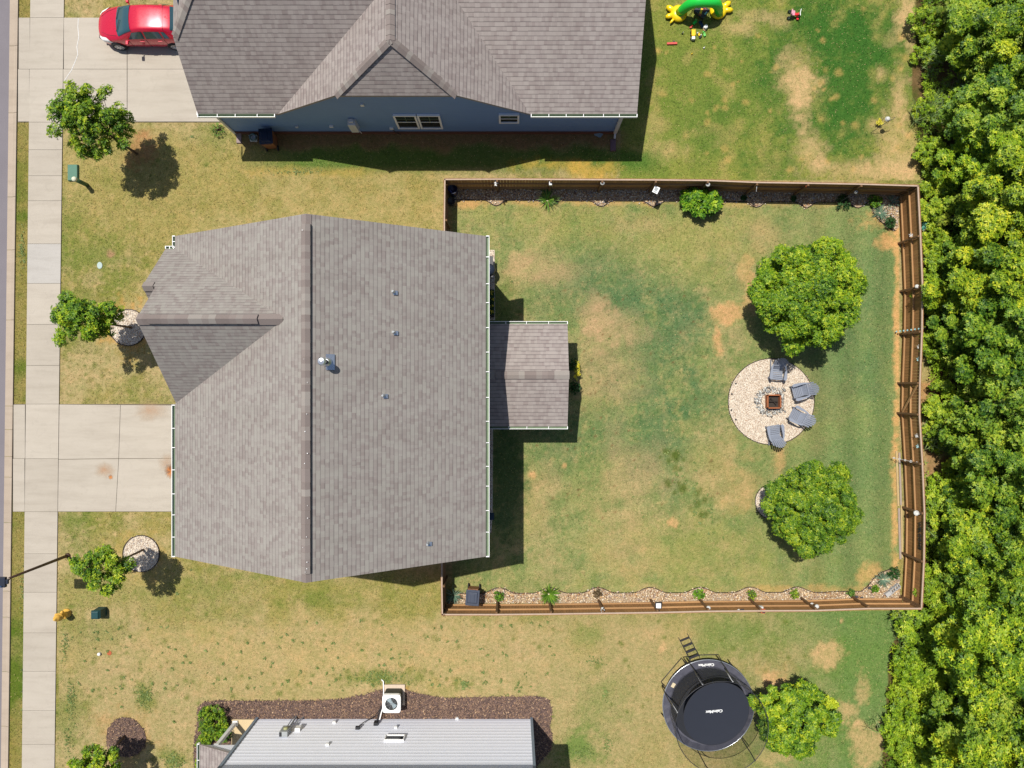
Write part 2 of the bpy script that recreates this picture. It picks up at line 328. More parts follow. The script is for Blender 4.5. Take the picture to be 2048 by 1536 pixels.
def crown_data(r,h,zc,seed,nblob=22,dens=1.0,L=.2,k=5,flat=1.0,lean=(0,0),ragged=.3,squash=None,zr=1.6):
    """clustered crown: many small leaf clusters over an ellipsoid with hollows between them. centre (0,0,zc)"""
    g=np.random.default_rng(seed); B=[]; nb=int(nblob*2.6); ph=g.random(3)*6.28
    for i in range(nb):
        z=1-(i+.5)/nb*zr; rr=math.sqrt(max(0,1-z*z)); t=i*2.39996+g.random()*.5
        lobe=1+ragged*(.22*math.sin(3*t+ph[0])+.18*math.sin(5*t+ph[1]+2*z)+.15*math.sin(2*t+ph[2]))
        if g.random()<.10+ragged*.12: continue
        s=(.62+.30*g.random()**.7)*lobe; br=r*(.10+.09*g.random())*(1.25 if nblob<20 else 1)
        B.append((rr*math.cos(t)*r*s*.97+lean[0]*z*r,rr*math.sin(t)*r*s*.97+lean[1]*z*r,zc+z*h*s*.9,br))
    for i in range(nb//3):
        z=1-(i+.5)/(nb/3)*1.7; rr=math.sqrt(max(0,1-z*z)); t=i*2.39996+2; s=.45
        B.append((rr*math.cos(t)*r*s+lean[0]*z*r,rr*math.sin(t)*r*s+lean[1]*z*r,zc+z*h*s,r*.15))
    B=np.array(B)
    if squash is not None: B[:,0]*=squash[0]; B[:,1]*=squash[1]
    Cs=[];Ns=[];Ti=[]
    for i,(x,y,z,b) in enumerate(B):
        n=max(6,int(dens*4*PI*b*b/(.0095))); d=unit(g.normal(size=(n,3))+np.array([0,0,.25])); rad=b*(.45+.6*g.random(n))
        P=np.array([x,y,z])+d*rad[:,None]*np.array([1.1,1.1,.8]); Cs.append(P); Ns.append(d*.7+np.array([-.1,.12,.8])+g.normal(0,.25,(n,3)))
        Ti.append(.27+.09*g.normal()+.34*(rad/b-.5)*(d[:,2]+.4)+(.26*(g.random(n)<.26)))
    C=np.concatenate(Cs);Nn=np.concatenate(Ns);Ti=np.concatenate(Ti); keep=C[:,2]>.12; C=C[keep];Nn=Nn[keep];Ti=Ti[keep]
    V,Fq,T=whorl(C,Nn,L*.70*(.7+.5*g.random(len(C))),k,g,tint=Ti); return V,Fq,T,B
def tree(name,label,cat,x,y,r,h,zc,seed,mat=M_MAPLE,trunk=.07,base=(0,0),group=None,**kw):
    t=thing(name,label,cat,(x+base[0],y+base[1],0),0,group)
    V,Fq,T,B=crown_data(r,h,zc,seed,**kw); V=V-np.array([base[0],base[1],0])
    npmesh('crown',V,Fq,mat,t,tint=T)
    b=MB(); top=zc+h*.35
    b.tube([(0,0,0),(-base[0]*.3,-base[1]*.3,zc*.4),(-base[0]*.8,-base[1]*.8,zc*.8),(-base[0],-base[1],top)],[trunk*1.25,trunk,trunk*.75,trunk*.25],8)
    for (bx,by,bz,br) in B[::2]:
        z0=min(bz*.8,zc*.55+.3*random.random()*zc); z0=max(.25*zc,z0); b.tube([(-base[0]*.6,-base[1]*.6,z0),((bx-base[0])*.5,(by-base[1])*.5,(z0+bz)*.5),(bx-base[0],by-base[1],bz)],[trunk*.4,trunk*.25,.008],5,cap=False)
    b.build('trunk',M_BARK,t,smooth_=True); return t
def rosette(n,L,wid,g,up=.5,mat=None,curve=.5,spread=1.0,base=.03):
    """long arching blades from one root; each blade 3 quads"""
    V=[];Fq=[];T=[]
    for i in range(n):
        th=g.random()*2*PI; e=up*(g.random()**.7)*1.5+.08; l=L*(.7+.5*g.random()); d=np.array([math.cos(th)*spread,math.sin(th)*spread,e]); d/=np.linalg.norm(d)
        s=np.array([-math.sin(th),math.cos(th),0]); p=np.array([math.cos(th)*base,math.sin(th)*base,.02]); w=wid; t=.5+g.normal()*.2; o=len(V)
        for j in range(4):
            ww=w*[.8,1,.7,.04][j]; V+= [p-s*ww/2,p+s*ww/2]; 
            if j<3: p=p+d*l/3; d=d+np.array([0,0,-curve*.35]); d/=np.linalg.norm(d); p[2]=max(.02,p[2])
        for j in range(3): Fq.append([o+2*j,o+2*j+1,o+2*j+3,o+2*j+2]); T.append(t)
    return np.array(V),np.array(Fq),np.clip(np.array(T),0,1)
def plant(name,label,cat,x,y,n,L,wid,mat,up=.5,curve=.5,seed=1,group=None):
    g=np.random.default_rng(seed); V,Fq,T=rosette(n,L,wid,g,up,curve=curve)
    o=npmesh(name,V,Fq,mat,tint=T); o.location=(x,y,.01); return tag(o,label,cat,group)
def bush(name,label,cat,x,y,r,h,seed,mat=M_LAUREL,L=.12,dens=1.0,group=None,nblob=12,k=5,**kw):
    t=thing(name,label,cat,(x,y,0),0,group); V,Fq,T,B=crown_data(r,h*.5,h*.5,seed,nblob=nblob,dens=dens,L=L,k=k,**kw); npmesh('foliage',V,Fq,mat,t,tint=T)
    b=MB()
    for (bx,by,bz,br) in B: b.tube([(bx*.15,by*.15,0),(bx*.6,by*.6,bz*.6),(bx,by,bz)],[.018,.012,.006],4,cap=False)
    b.build('stem',M_BARK,t); return t
# ---------------------------------------------------------------- region masks (ground pixel space)
def inpoly(px,py,poly):
    c=np.zeros(np.shape(px),bool); n=len(poly); j=n-1
    for i in range(n):
        xi,yi=poly[i];xj,yj=poly[j]
        if yi!=yj: c^=((yi>py)!=(yj>py))&(px<(xj-xi)*(py-yi)/(yj-yi)+xi)
        j=i
    return c
def sidel(y): return 62-17*y/1536      # sidewalk left edge
def sider(y): return 129-19*y/1536
def asphr(y): return 20-18*y/1536
def curbr(y): return 38-20*y/1536
# polygons of the beds in ground px
def scallop(xs,ybase,amp,sgn,x0,x1,wd=34):
    P=[]
    x=x0
    while x<=x1:
        d=0
        for c in xs:
            u=abs(x-c)/wd
            if u<1:d=max(d,.5+.5*math.cos(PI*u))
        P.append((x,ybase(x)+sgn*amp*d)); x+=4
    return P
NB_e=scallop([992,1098,1202,1308,1416,1512,1612,1715],lambda x:400+(x-900)*.006,11,1,912,1740,24)
NORTH_BED=[(905,379)]+[(912,396)]+NB_e+[(1740,404),(1745,425),(1757,440),(1775,455),(1790,462),(1797,455),(1797,388),(1650,385),(1400,379)]
SB_e=scallop([998,1100,1196,1300,1400,1500,1594],lambda x:1186.5-(x-900)*.003,11,-1,905,1650,36)
SOUTH_BED=[(895,1207),(905,1188)]+SB_e+[(1660,1183),(1722,1182),(1735,1172),(1745,1158),(1762,1144),(1780,1138),(1797,1140),(1800,1196),(1500,1203),(1250,1206)]
def circ(cx,cy,r,n=40,wob=0): return [(cx+(r+wob*math.sin(3*t+cx))*math.cos(t),cy+(r+wob*math.sin(3*t+cx))*math.sin(t)) for t in [2*PI*i/n for i in range(n)]]
PIT=circ(1542,803,86,64)
RINGB=circ(257,655,36.5); RINGC=circ(283,1107,36.5); RING2=circ(1546,1003,36)
MULCHD=circ(252,1475,39,40,1.5)
MULCHB=[(396,1440),(397,1416),(410,1404),(430,1402),(520,1402),(640,1401),(690,1398),(730,1390),(757,1381),(770,1377),(808,1379),(830,1386),(870,1394),(900,1396),(1000,1394),(1080,1393),(1098,1400),(1103,1425),(1098,1450),(1105,1480),(1100,1500),(1066,1540),(1063,1444),(515,1444),(515,1500),(390,1700),(388,1500)]
HSTRIP1=[(976,500),(989,500),(990,640),(976,640)]; HSTRIP2=[(960,857),(986,857),(985,1025),(983,1060),(975,1078),(960,1082)]
DRV=[(26,808),(352,808),(352,1023),(24,1023)]
DRVB=[(37,36),(400,36),(440,243),(36,243)]
SIDEW=[(62,-200),(129,-200),(110,1536),(107,1800),(42,1800),(45,1536)]
HOUSE=[(485,530),(965,530),(965,1045),(485,1045)]
FOREST=[(1828,-600),(1832,60),(1822,170),(1838,300),(1848,372),(1850,480),(1850,600),(1856,700),(1862,760),(1856,800),(1850,900),(1862,1000),(1856,1100),(1856,1216),(1802,1222),(1795,1270),(1780,1300),(1772,1400),(1765,1536),(1750,2100),(3200,2100),(3200,-600)]
NOGRASS=[DRV,DRVB,SIDEW,NORTH_BED,SOUTH_BED,PIT,RINGB,RINGC,RING2,MULCHD,MULCHB,HSTRIP1,HSTRIP2,[(-400,-400),(38,-400),(38,0),(18,1536),(14,1900),(-400,1900)],[(960,660),(1120,660),(1120,845),(960,845)]]
N1=Noise(1);N2=Noise(2);N3=Noise(3);N4=Noise(4)
def lawn_color(px,py):
    """surface colour of grass and bare soil from its own patches (no light or shade)"""
    x=px/41.;y=py/41.; sh=px.shape
    def c(r,g,b): return np.array(A(r,g,b))
    def mixm(C,m,k): m=np.clip(m,0,1)[...,None]; return C*(1-m)+k*m
    n1=N1.fbm(x*.35,y*.35);n2=N2.fbm(x*1.1,y*1.1);n3=N3.fbm(x*.9+5,y*.9);n4=N4.fbm(x*2.6,y*2.6,3);n5=N1.fbm(x*7.1,y*7.1,2)
    def st(v,a,b): return np.clip((v-a)/(b-a),0,1)
    def blob(cx,cy,rx,ry,s=.35,no=None):
        d=np.sqrt(((px-cx)/rx)**2+((py-cy)/ry)**2)+((n2 if no is None else no)-.5)*1.7+(n4-.5)*1.0+(n5-.5)*.9
        return 1-st(d,1-s,1+s)
    C=np.ones(sh+(3,))*c(176,160,114)                      # front dry lawn
    C=mixm(C,st(n1,.45,.62)*.7,c(158,148,82))
    C=mixm(C,st(n2,.5,.66)*.6,c(186,164,122))
    C=mixm(C,st(n3,.56,.7)*.6,c(128,134,62))
    C=mixm(C,st(n5,.6,.8)*.5,c(196,174,130)); C=mixm(C,st(.42-n5,0,.2)*.5,c(126,122,60))
    # strip between the houses
    m=st(py,240,300)*(1-st(py,460,520))*(1-st(px,860,940)); C=mixm(C,m*.5,c(172,156,98)); C=mixm(C,m*st(n2,.5,.7)*.5,c(150,142,78))
    # kerb strip
    m=(px<sidel(py)+3).astype(float); C=mixm(C,m*.75,c(140,130,68)); C=mixm(C,m*st(N2.fbm(x*.3,y*.5),.46,.6),c(98,116,44))
    # back garden
    bk=(px>905)*(py>378)*(py<1206)*(px<1800); bkf=bk.astype(float)
    C=mixm(C,bkf,c(156,156,104)); C=mixm(C,bkf*st(n1,.42,.6)*.7,c(142,148,92)); C=mixm(C,bkf*st(n3,.52,.66)*.55,c(174,160,116)); C=mixm(C,bkf*st(n2,.56,.68)*.5,c(112,136,80)); C=mixm(C,bkf*st(n5,.62,.8)*.35,c(196,166,120)); C=mixm(C,bkf*st(.42-n5,0,.2)*.4,c(98,120,62))
    g=bkf*st(px+(n1-.5)*260,1470,1720); C=mixm(C,g*.85,c(122,142,88)); C=mixm(C,g*st(n3,.5,.65)*.4,c(140,150,92))
    for b in [(1300,690,95,85,.55),(1310,860,45,110,.55),(1265,600,80,55,.5),(1200,550,70,60,.45),(1230,860,90,60,.4),(1110,900,70,50,.4),(1400,800,50,40,.55),(1060,760,60,60,.3),(1350,640,60,60,.4),(1680,700,60,90,.3),(1760,600,40,160,.3),(1700,950,70,120,.25),(1350,1010,16,50,.35),(1390,1120,60,50,.15),(1640,760,60,60,.35),(1120,600,60,70,.35),(1010,870,60,50,.3)]:
        C=mixm(C,bkf*blob(b[0],b[1],b[2],b[3],.6)*b[4]*1.05,c(80,118,78))
    for b in [(1390,1120,160,70,.4),(1010,1000,60,90,.35),(1100,440,120,40,.35),(1400,480,120,60,.4)]: C=mixm(C,bkf*blob(*b[:4],.7)*b[4],c(166,160,86))
    for b in [(1190,640,26,40,.6),(1290,450,40,16,.3),(1240,660,60,30,.5),(1100,540,45,25,.5),(1035,540,28,30,.6),(1210,750,70,60,.35),(1060,1000,60,50,.3),(1530,470,30,26,.4),(1260,960,60,60,.4),(1260,1110,60,40,.25),(1300,1180,30,14,.4)]: C=mixm(C,bkf*blob(*b[:4],.5)*b[4],c(200,166,128))
    for b in [(1452,630,24,20,.9),(1437,685,11,24,.95),(1490,550,16,30,.5),(1505,590,14,40,.45),(1560,925,16,20,.6),(1500,960,40,40,.3),(1452,960,60,60,.22),(1345,1045,8,7,.7),(1128,931,5,5,.9),(1064,950,6,6,.9),(1590,800,95,95,.12)]: C=mixm(C,bkf*blob(*b[:4],.35)*b[4],c(212,168,120))
    for b in [(1795,640,7,240,.9),(1790,1040,8,130,.8),(1770,440,40,22,.7),(1780,478,22,22,.9),(1745,1150,20,20,.6),(1640,1180,150,8,.45),(1500,405,300,7,.35),(1100,402,200,8,.5),(930,405,20,10,.6)]: C=mixm(C,bkf*blob(*b[:4],.4)*b[4],c(212,166,112))
    for i in range(70):                                    # small dead tufts
        r=np.random.default_rng(900+i); cx=1020+r.random()*420; cy=560+r.random()*480
        C=mixm(C,bkf*(1-st(np.hypot(px-cx,py-cy),1,3.5))*.7,c(120,84,54))
    for i in range(26):
        r=np.random.default_rng(990+i); t=r.random(); cx=1330+t*110+r.normal()*14; cy=900+t*170+r.normal()*16; rr=3+4*r.random()
        C=mixm(C,bkf*(1-st(np.hypot(px-cx,(py-cy)*.8)+(n4-.5)*4,rr*.5,rr*1.4))*.75,c(92,108,48))
    # mowing bands and wheel tracks
    fm=(1-bkf)*(py>1160)*(px<1300); C=C*(1+(fm*.045*np.sin(py/7.0+3*n1)*st(n2,.3,.6))[...,None])
    bm=bkf*(1-st(px,1450,1600)); C=C*(1+(bm*.035*np.sin((px*.35+py)/8.0+2*n1))[...,None])
    C=C*(1+ (bkf*st(px,1480,1650)*.10*np.sin(px/10.5))[...,None])
    # neighbour's garden, top right
    tr=((px>1240)*(py<360)).astype(float); C=mixm(C,tr,c(140,146,72)); C=mixm(C,tr*st(n1,.45,.6)*.7,c(116,136,62)); C=mixm(C,tr*st(n2,.56,.7)*.6,c(170,156,96))
    for b in [(1690,150,120,150,.95),(1640,60,80,60,.8),(1760,60,70,60,.6),(1560,330,60,50,.5),(1430,270,60,60,.35),(1700,250,60,60,.6),(1700,330,80,24,.4),(1545,180,60,90,.35)]: C=mixm(C,tr*blob(b[0],b[1],b[2],b[3],.55)*b[4],c(66,110,46))
    for b in [(1598,160,28,55,.95),(1610,180,28,34,.9),(1760,150,12,14,.8),(1815,30,18,40,.9),(1830,60,16,50,.9),(1800,200,14,60,.8),(1790,290,34,70,.8),(1620,300,28,30,.8),(1740,340,110,18,.9),(1820,340,20,50,.8),(1745,250,12,14,.7),(1780,80,16,12,.5),(1470,55,40,12,.7),(1500,30,26,10,.5),(1330,300,40,18,.5),(1310,250,20,20,.4),(1560,40,20,16,.6)]: C=mixm(C,tr*blob(*b[:4],.6)*b[4]*.85,c(208,176,130))
    for i in range(60):
        r=np.random.default_rng(300+i); cx=1300+r.random()*540; cy=r.random()*355; rr=3+6*r.random()
        C=mixm(C,tr*(1-st(np.hypot(px-cx,py-cy)+(n4-.5)*9+(n5-.5)*7,rr*.3,rr*1.2))*.5,c(204,168,104))
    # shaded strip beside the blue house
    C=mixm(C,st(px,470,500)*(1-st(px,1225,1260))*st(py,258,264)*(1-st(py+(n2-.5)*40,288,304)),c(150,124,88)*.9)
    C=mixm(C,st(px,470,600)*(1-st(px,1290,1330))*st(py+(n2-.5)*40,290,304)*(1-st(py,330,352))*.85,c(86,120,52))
    for b in [(690,345,60,10,.3),(560,340,60,10,.25),(1180,345,40,16,.6),(1100,330,60,12,.5)]: C=mixm(C,blob(*b[:4],.5)*b[4],c(208,168,84))
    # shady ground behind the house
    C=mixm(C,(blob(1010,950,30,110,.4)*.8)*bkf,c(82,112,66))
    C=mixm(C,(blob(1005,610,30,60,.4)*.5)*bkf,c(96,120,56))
    C=mixm(C,blob(850,1145,60,14,.6)*.5,c(150,124,92))
    # bottom right garden
    br=((px>1100)*(py>1222)).astype(float); bb=st(py+(n2-.5)*60+(n4-.5)*20,1200,1270)*(px>118); C=mixm(C,bb*(.35+.35*st(n3,.4,.6))*(1-st(px,1300,1500)),c(182,162,120)); C=mixm(C,(1-bkf)*(px>118)*st(py,1130,1170)*(1-st(py+(n2-.5)*60+(n4-.5)*20,1190,1262))*.55,c(150,146,80)); C=mixm(C,br*.35,c(166,156,106)); g=br*st(px+(n1-.5)*300+(1536-py)*.25,1480,1700); C=mixm(C,g*.95,c(114,140,82))
    for b in [(1650,1430,60,100,.5),(1490,1270,120,30,.5),(1720,1330,60,80,.5),(1180,1270,30,20,.4),(1160,1500,40,30,.8),(1210,1400,40,60,.35),(1690,1490,60,40,.4)]: C=mixm(C,blob(b[0],b[1],b[2],b[3],.55)*b[4],c(104,136,64))
    for b in [(1650,1310,24,24,.7),(1700,1420,30,20,.6),(1740,1480,40,40,.6),(1720,1390,16,40,.5),(1545,1360,24,20,.9),(1325,1297,9,9,.9),(1683,1242,5,6,.9),(1560,1500,30,30,.4),(1340,1270,60,20,.3)]: C=mixm(C,blob(*b[:4],.35)*b[4],c(214,176,132))
    # green weed patches in the dry lawn
    for b in [(140,1440,30,60,.5),(290,1392,18,24,.75),(345,1520,30,20,.7),(200,1280,60,50,.4),(760,1355,60,18,.8),(930,1370,14,10,.7),(205,520,60,50,.6),(130,450,30,50,.5),(430,1180,60,20,.3),(140,1030,40,24,.6),(150,1080,20,30,.4),(170,850,30,10,.3),(180,690,60,20,.2),(430,280,40,25,.4),(640,1200,60,14,.5),(520,1150,60,10,.5)]: C=mixm(C,blob(b[0],b[1],b[2],b[3],.5)*b[4],c(112,130,56))
    for i in range(230):
        r=np.random.default_rng(2000+i); cx=118+r.random()*1500; cy=1235+r.random()*200 if i<140 else 250+r.random()*1280; rr=2+4*r.random()
        if i>=140: cx=118+r.random()*330
        C=mixm(C,(1-st(np.hypot(px-cx,py-cy)+(n4-.5)*6,rr*.4,rr*1.3))*.65*(1-bkf),c(104,122,52))
    for b in [(450,1300,500,20,.35),(700,1260,300,14,.3),(700,1330,400,14,.25)]: C=mixm(C,blob(*b[:4],.8)*b[4],c(196,170,120))
    # bare soil at trees and gravel rings
    C=mixm(C,blob(272,297,32,32,.4)*.6,c(176,122,88)); C=mixm(C,blob(255,655,48,48,.2)*.6,c(206,160,96)); C=mixm(C,blob(283,1105,46,46,.2)*.4,c(190,160,100)); C=mixm(C,blob(250,1475,52,52,.3)*.5,c(186,150,104))
    C=mixm(C,blob(1560,1350,30,20,.5)*.5,c(200,160,112)); C=mixm(C,blob(177,508,7,6,.3)*0,c(200,200,200)); C=mixm(C,blob(785,1378,26,8,.4)*.9,c(214,160,90)); C=mixm(C,blob(220,508,8,8,.4)*.8,c(186,140,116))
    # woods floor
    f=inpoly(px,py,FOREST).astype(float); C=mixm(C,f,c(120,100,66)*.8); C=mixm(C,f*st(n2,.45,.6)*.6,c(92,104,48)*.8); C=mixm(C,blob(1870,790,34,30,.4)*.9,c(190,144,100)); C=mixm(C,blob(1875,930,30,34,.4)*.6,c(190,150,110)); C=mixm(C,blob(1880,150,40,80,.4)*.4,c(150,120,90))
    return C
# ---------------------------------------------------------------- ground
def ground():
    fx=np.arange(-26.0,27.01,.09); fy=np.arange(-20.0,20.01,.09)
    e=np.arange(1,60,1.5); o=np.array([90,150,400.]); X=np.concatenate([-26-o[::-1]-60,-26-e[::-1],fx,27+e,27+60+o]); Y=np.concatenate([-20-o[::-1]-60,-20-e[::-1],fy,20+e,20+60+o])
    gx,gy=np.meshgrid(X,Y); px=1024+gx*41.04;py=768-gy*41.04
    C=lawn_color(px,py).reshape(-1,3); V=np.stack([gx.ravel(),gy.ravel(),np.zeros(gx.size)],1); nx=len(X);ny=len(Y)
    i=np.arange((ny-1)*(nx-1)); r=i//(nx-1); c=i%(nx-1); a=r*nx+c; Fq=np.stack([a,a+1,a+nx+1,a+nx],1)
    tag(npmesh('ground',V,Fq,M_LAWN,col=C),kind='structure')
ground()
def scatter(x0,y0,x1,y1,n,g): return g.random(n)*(x1-x0)+x0,g.random(n)*(y1-y0)+y0
def grass():
    g=np.random.default_rng(77); n=430000; px,py=scatter(-40,-60,1880,1600,n,g); ok=np.ones(n,bool)
    for p in NOGRASS: ok&=~inpoly(px,py,p)
    ok&=~inpoly(px,py,HOUSE); ok&=~inpoly(px,py,[(440,-300),(1230,-300),(1230,264),(475,264),(475,250),(440,243)])&~inpoly(px,py,[(515,1437),(1063,1437),(1063,1800),(515,1800)])
    ok&=~inpoly(px,py,FOREST)
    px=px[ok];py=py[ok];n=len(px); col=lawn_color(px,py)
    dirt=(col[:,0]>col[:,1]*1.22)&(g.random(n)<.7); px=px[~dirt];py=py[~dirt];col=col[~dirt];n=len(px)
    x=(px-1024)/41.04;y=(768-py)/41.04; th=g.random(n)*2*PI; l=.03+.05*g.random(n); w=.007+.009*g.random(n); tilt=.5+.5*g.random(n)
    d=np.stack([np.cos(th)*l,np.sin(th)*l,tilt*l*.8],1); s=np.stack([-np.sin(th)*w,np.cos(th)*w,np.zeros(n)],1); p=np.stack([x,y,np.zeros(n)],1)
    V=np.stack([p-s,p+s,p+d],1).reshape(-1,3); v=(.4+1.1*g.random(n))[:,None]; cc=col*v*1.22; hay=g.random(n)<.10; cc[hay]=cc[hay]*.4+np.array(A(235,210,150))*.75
    tag(npmesh('lawn_grass',V,np.arange(3*n).reshape(-1,3),M_BLADE,col=cc),kind='stuff')
grass()
def lawn_weeds():
    g=np.random.default_rng(31); px=[];py=[]
    def cl(cx,cy,rx,ry,n): px.extend(cx+g.normal(0,rx/2,n)); py.extend(cy+g.normal(0,ry/2,n))
    for i in range(170):
        a,b=(118+g.random()*1000,1240+g.random()*150) if i<150 else (118+g.random()*300,250+g.random()*1250)
        cl(a,b,3,3,int(3+g.random()*10))
    for c in [(290,1392,16,22,150),(345,1522,26,16,150),(760,1355,50,14,190),(930,1368,10,8,50),(143,1400,10,40,120),(136,1480,8,30,80),(130,1290,8,30,60),(50,1400,6,90,200),(45,1180,6,60,60),(45,500,6,40,80),(1160,1505,30,16,110),(1215,1490,8,20,60),(1210,1390,6,14,40),(590,345,60,6,60),(1190,1322,20,10,40)]: cl(*c)
    for i in range(30): t=g.random(); cl(1330+t*110+g.normal()*12,900+t*170+g.normal()*14,3,3,8)
    for i in range(50): cl(1020+g.random()*420,560+g.random()*480,2,2,3)
    px=np.array(px);py=np.array(py); ok=np.ones(len(px),bool)
    for p in NOGRASS: ok&=~inpoly(px,py,p)
    ok&=~inpoly(px,py,HOUSE); px=px[ok];py=py[ok]; n=len(px)
    C=np.stack([(px-1024)/41.04,(768-py)/41.04,.02+.03*g.random(n)],1); V,Fq,T=whorl(C,np.stack([g.normal(0,.2,n),g.normal(0,.2,n),np.ones(n)],1),(.025+.035*g.random(n)),6,g,tint=.35+.3*g.random(n)); tag(npmesh('lawn_weeds',V,Fq,M_WEEDL,tint=T),kind='stuff')
# ---------------------------------------------------------------- street, kerb, pavement, drives
def P2(px,py,z): x,y=G2(px,py); return (x,y,z)
def paving():
    b=MB(); b.poly([P2(-900,1900,.006),P2(asphr(1900),1900,.006),P2(asphr(-400),-400,.006),P2(-900,-400,.006)]); tag(b.build('street',M_ASPH),kind='structure')
    b=MB(); js=[-300,-200,-100,-20,92,226,394,500,640,812,859,913,954,1045,1182,1234,1343,1452,1560,1700,1850]
    for a,c in zip(js[:-1],js[1:]):
        a+=.35;c-=.35; prof=[(0,.004),(0,.012),(.55,.016),(.72,.05),(.86,.075),(1,.075),(1,0)]
        P=[[P2(asphr(q)+(curbr(q)-asphr(q))*u,q,z) for u,z in prof] for q in (a,c)]
        for i in range(len(prof)-1): b.poly([P[0][i],P[1][i],P[1][i+1],P[0][i+1]])
        b.poly(P[0]);b.poly(P[1][::-1])
    tag(b.build('kerb',M_CURB),kind='structure')
    b=MB(); b.poly([P2(sidel(1850),1850,.012),P2(sider(1850),1850,.012),P2(sider(-350),-350,.012),P2(sidel(-350),-350,.012)],2)
    sj=[-300,-220,-140,-50,36,139,245,300,352,402,488,567,649,731,808,917,1023,1107,1184,1265,1342,1420,1488,1570,1650,1750]
    for a,c in zip(sj[:-1],sj[1:]):
        k=1 if a==488 else 0; a+=.28;c-=.28
        b.prism([G2(sidel(a),a),G2(sider(a),a),G2(sider(c),c),G2(sidel(c),c)],.0125,.05,k)
    tag(b.build('sidewalk',[M_CONC,M_CONC_NEW,M_JOINT],bevel=.008),kind='structure')
    def drive(name,cells,under):
        b=MB(); b.poly([P2(x,y,.008) for x,y in under][::-1],1)
        for p in cells: b.prism([G2(x,y) for x,y in p],.009,.045,0)
        return tag(b.build(name,[M_CONC,M_JOINT],bevel=.006),kind='structure')
    def q(x0,y0,x1,y1,l=.3): return [(x0+l,y0+l),(x1-l,y0+l),(x1-l,y1-l),(x0+l,y1-l)]
    r=119
    drive('driveway',[q(28,809,51.5,917),q(27,917,50.6,1023),[(120,809),(241.5,810),(238,916.5),(118.5,918)],[(242.3,810),(372,811),(372,916),(238.8,916.5)],[(118.5,919),(238,917.5),(232,1022.5),(117,1022.5)],[(238.8,917.5),(372,916.8),(372,1022.5),(232.8,1022.5)]],[(27,808),(374,808),(374,1023.5),(26,1023.5)])
    drive('neighbour_driveway',[q(38.5,36,61,139),q(37,139,60,244),q(128.5,36,255,139),q(127.5,139,255,244),q(255.5,36,500,139),q(255.5,139,470,244)],[(37,36),(502,36),(502,140),(472,245),(36,245)])
    # hairline crack (pale filler) in the neighbour's drive
    b=MB(); P=[(158,38),(157,55),(159,75),(155,95),(157,110),(150,128),(144,142),(138,150),(130,163)]
    b.tube([P2(x,y,.046) for x,y in P],.014,5); tag(b.build('driveway_crack',M_WHITE2),kind='structure')
paving()
# stains on the driveway: rust-coloured patches of irregular outline
def m_stain():
    m,t=newmat('rust_stain'); n=t.noise(3.0,4,.6); c=t.attr('Col').outputs['Color']; sp=t.n('ShaderNodeSeparateColor',{0:c}).outputs[0]
    a=t.math('MULTIPLY',sp,t.math('ADD',n,.35)); t.col(t.mix(a,A(214,186,150),A(226,142,74))); t.rough(.9)
    tr=t.n('ShaderNodeBsdfTransparent'); mx=t.n('ShaderNodeMixShader',{0:t.math('MINIMUM',a,.85)}); out=t.t.nodes['Material Output']
    t.t.links.new(tr.outputs[0],mx.inputs[1]); t.t.links.new(t.b.outputs[0],mx.inputs[2]); t.t.links.new(mx.outputs[0],out.inputs[0]); return m
M_STAIN=m_stain()
def stain(cx,cy,rx,ry,s):
    g=np.random.default_rng(int(cx)); V=[P2(cx,cy,.0495)];C=[(s,s,s)];n=26
    for i in range(n):
        t=2*PI*i/n; k=.8+.35*g.random(); V.append(P2(cx+rx*k*math.cos(t),cy+ry*k*math.sin(t),.0495)); C.append((0,0,0))
    Fq=np.array([[0,i+1,(i+1)%n+1] for i in range(n)]); 
    o=npmesh('driveway_stain',np.array(V),Fq,M_STAIN,col=np.array(C)); tag(o,kind='structure')
for s in [(302,820,38,26,.5),(212,940,24,18,.6),(222,954,6,6,1.3),(341,942,12,16,1.6),(335,925,20,24,.5)]: stain(*s)
# ---------------------------------------------------------------- gravel, mulch
def bed(name,poly,zm,mat,parent=None):
    b=MB(); b.prism([G2(x,y) for x,y in poly],.0,zm); return b.build(name,mat,parent)
OCT=np.array([[1,0,0],[-1,0,0],[0,1,0],[0,-1,0],[0,0,1],[0,0,-1]],float); OCF=np.array([[0,2,4],[2,1,4],[1,3,4],[3,0,4],[2,0,5],[1,2,5],[3,1,5],[0,3,5]])
def stones(name,poly,dens,size,cols,seed,z=.02,hole=None):
    g=np.random.default_rng(seed); P=np.array(poly); x0,y0=P.min(0);x1,y1=P.max(0); n=int((x1-x0)*(y1-y0)/41.04**2*dens)
    px,py=scatter(x0,y0,x1,y1,n,g); jx=g.normal(0,1,n)*1.5; jy=g.normal(0,1,n)*1.5; ok=inpoly(px+jx,py+jy,poly)
    if hole: ok&=~inpoly(px,py,hole)
    px=px[ok];py=py[ok];n=len(px)
    s=size*(.5+1.0*g.random(n)**1.6); q=g.random(n)*2*PI; ex=1+.6*g.random(n)
    V=OCT[None]*np.stack([s*ex,s,s*.55],1)[:,None,:]; V=V+g.normal(0,.12,V.shape)*s[:,None,None]
    ca,sa=np.cos(q)[:,None],np.sin(q)[:,None]; X=V[...,0]*ca-V[...,1]*sa;Y=V[...,0]*sa+V[...,1]*ca
    V=np.stack([X+((px-1024)/41.04)[:,None],Y+((768-py)/41.04)[:,None],V[...,2]+z+s[:,None]*.3],-1).reshape(-1,3)
    Fq=(OCF[None]+6*np.arange(n)[:,None,None]).reshape(-1,3); cl=np.array(cols); c=cl[g.integers(0,len(cl),n)]*(.8+.4*g.random((n,1))); c=np.repeat(c,8,0)
    return tag(npmesh(name,V,Fq,M_STONE,col=c),kind='stuff')
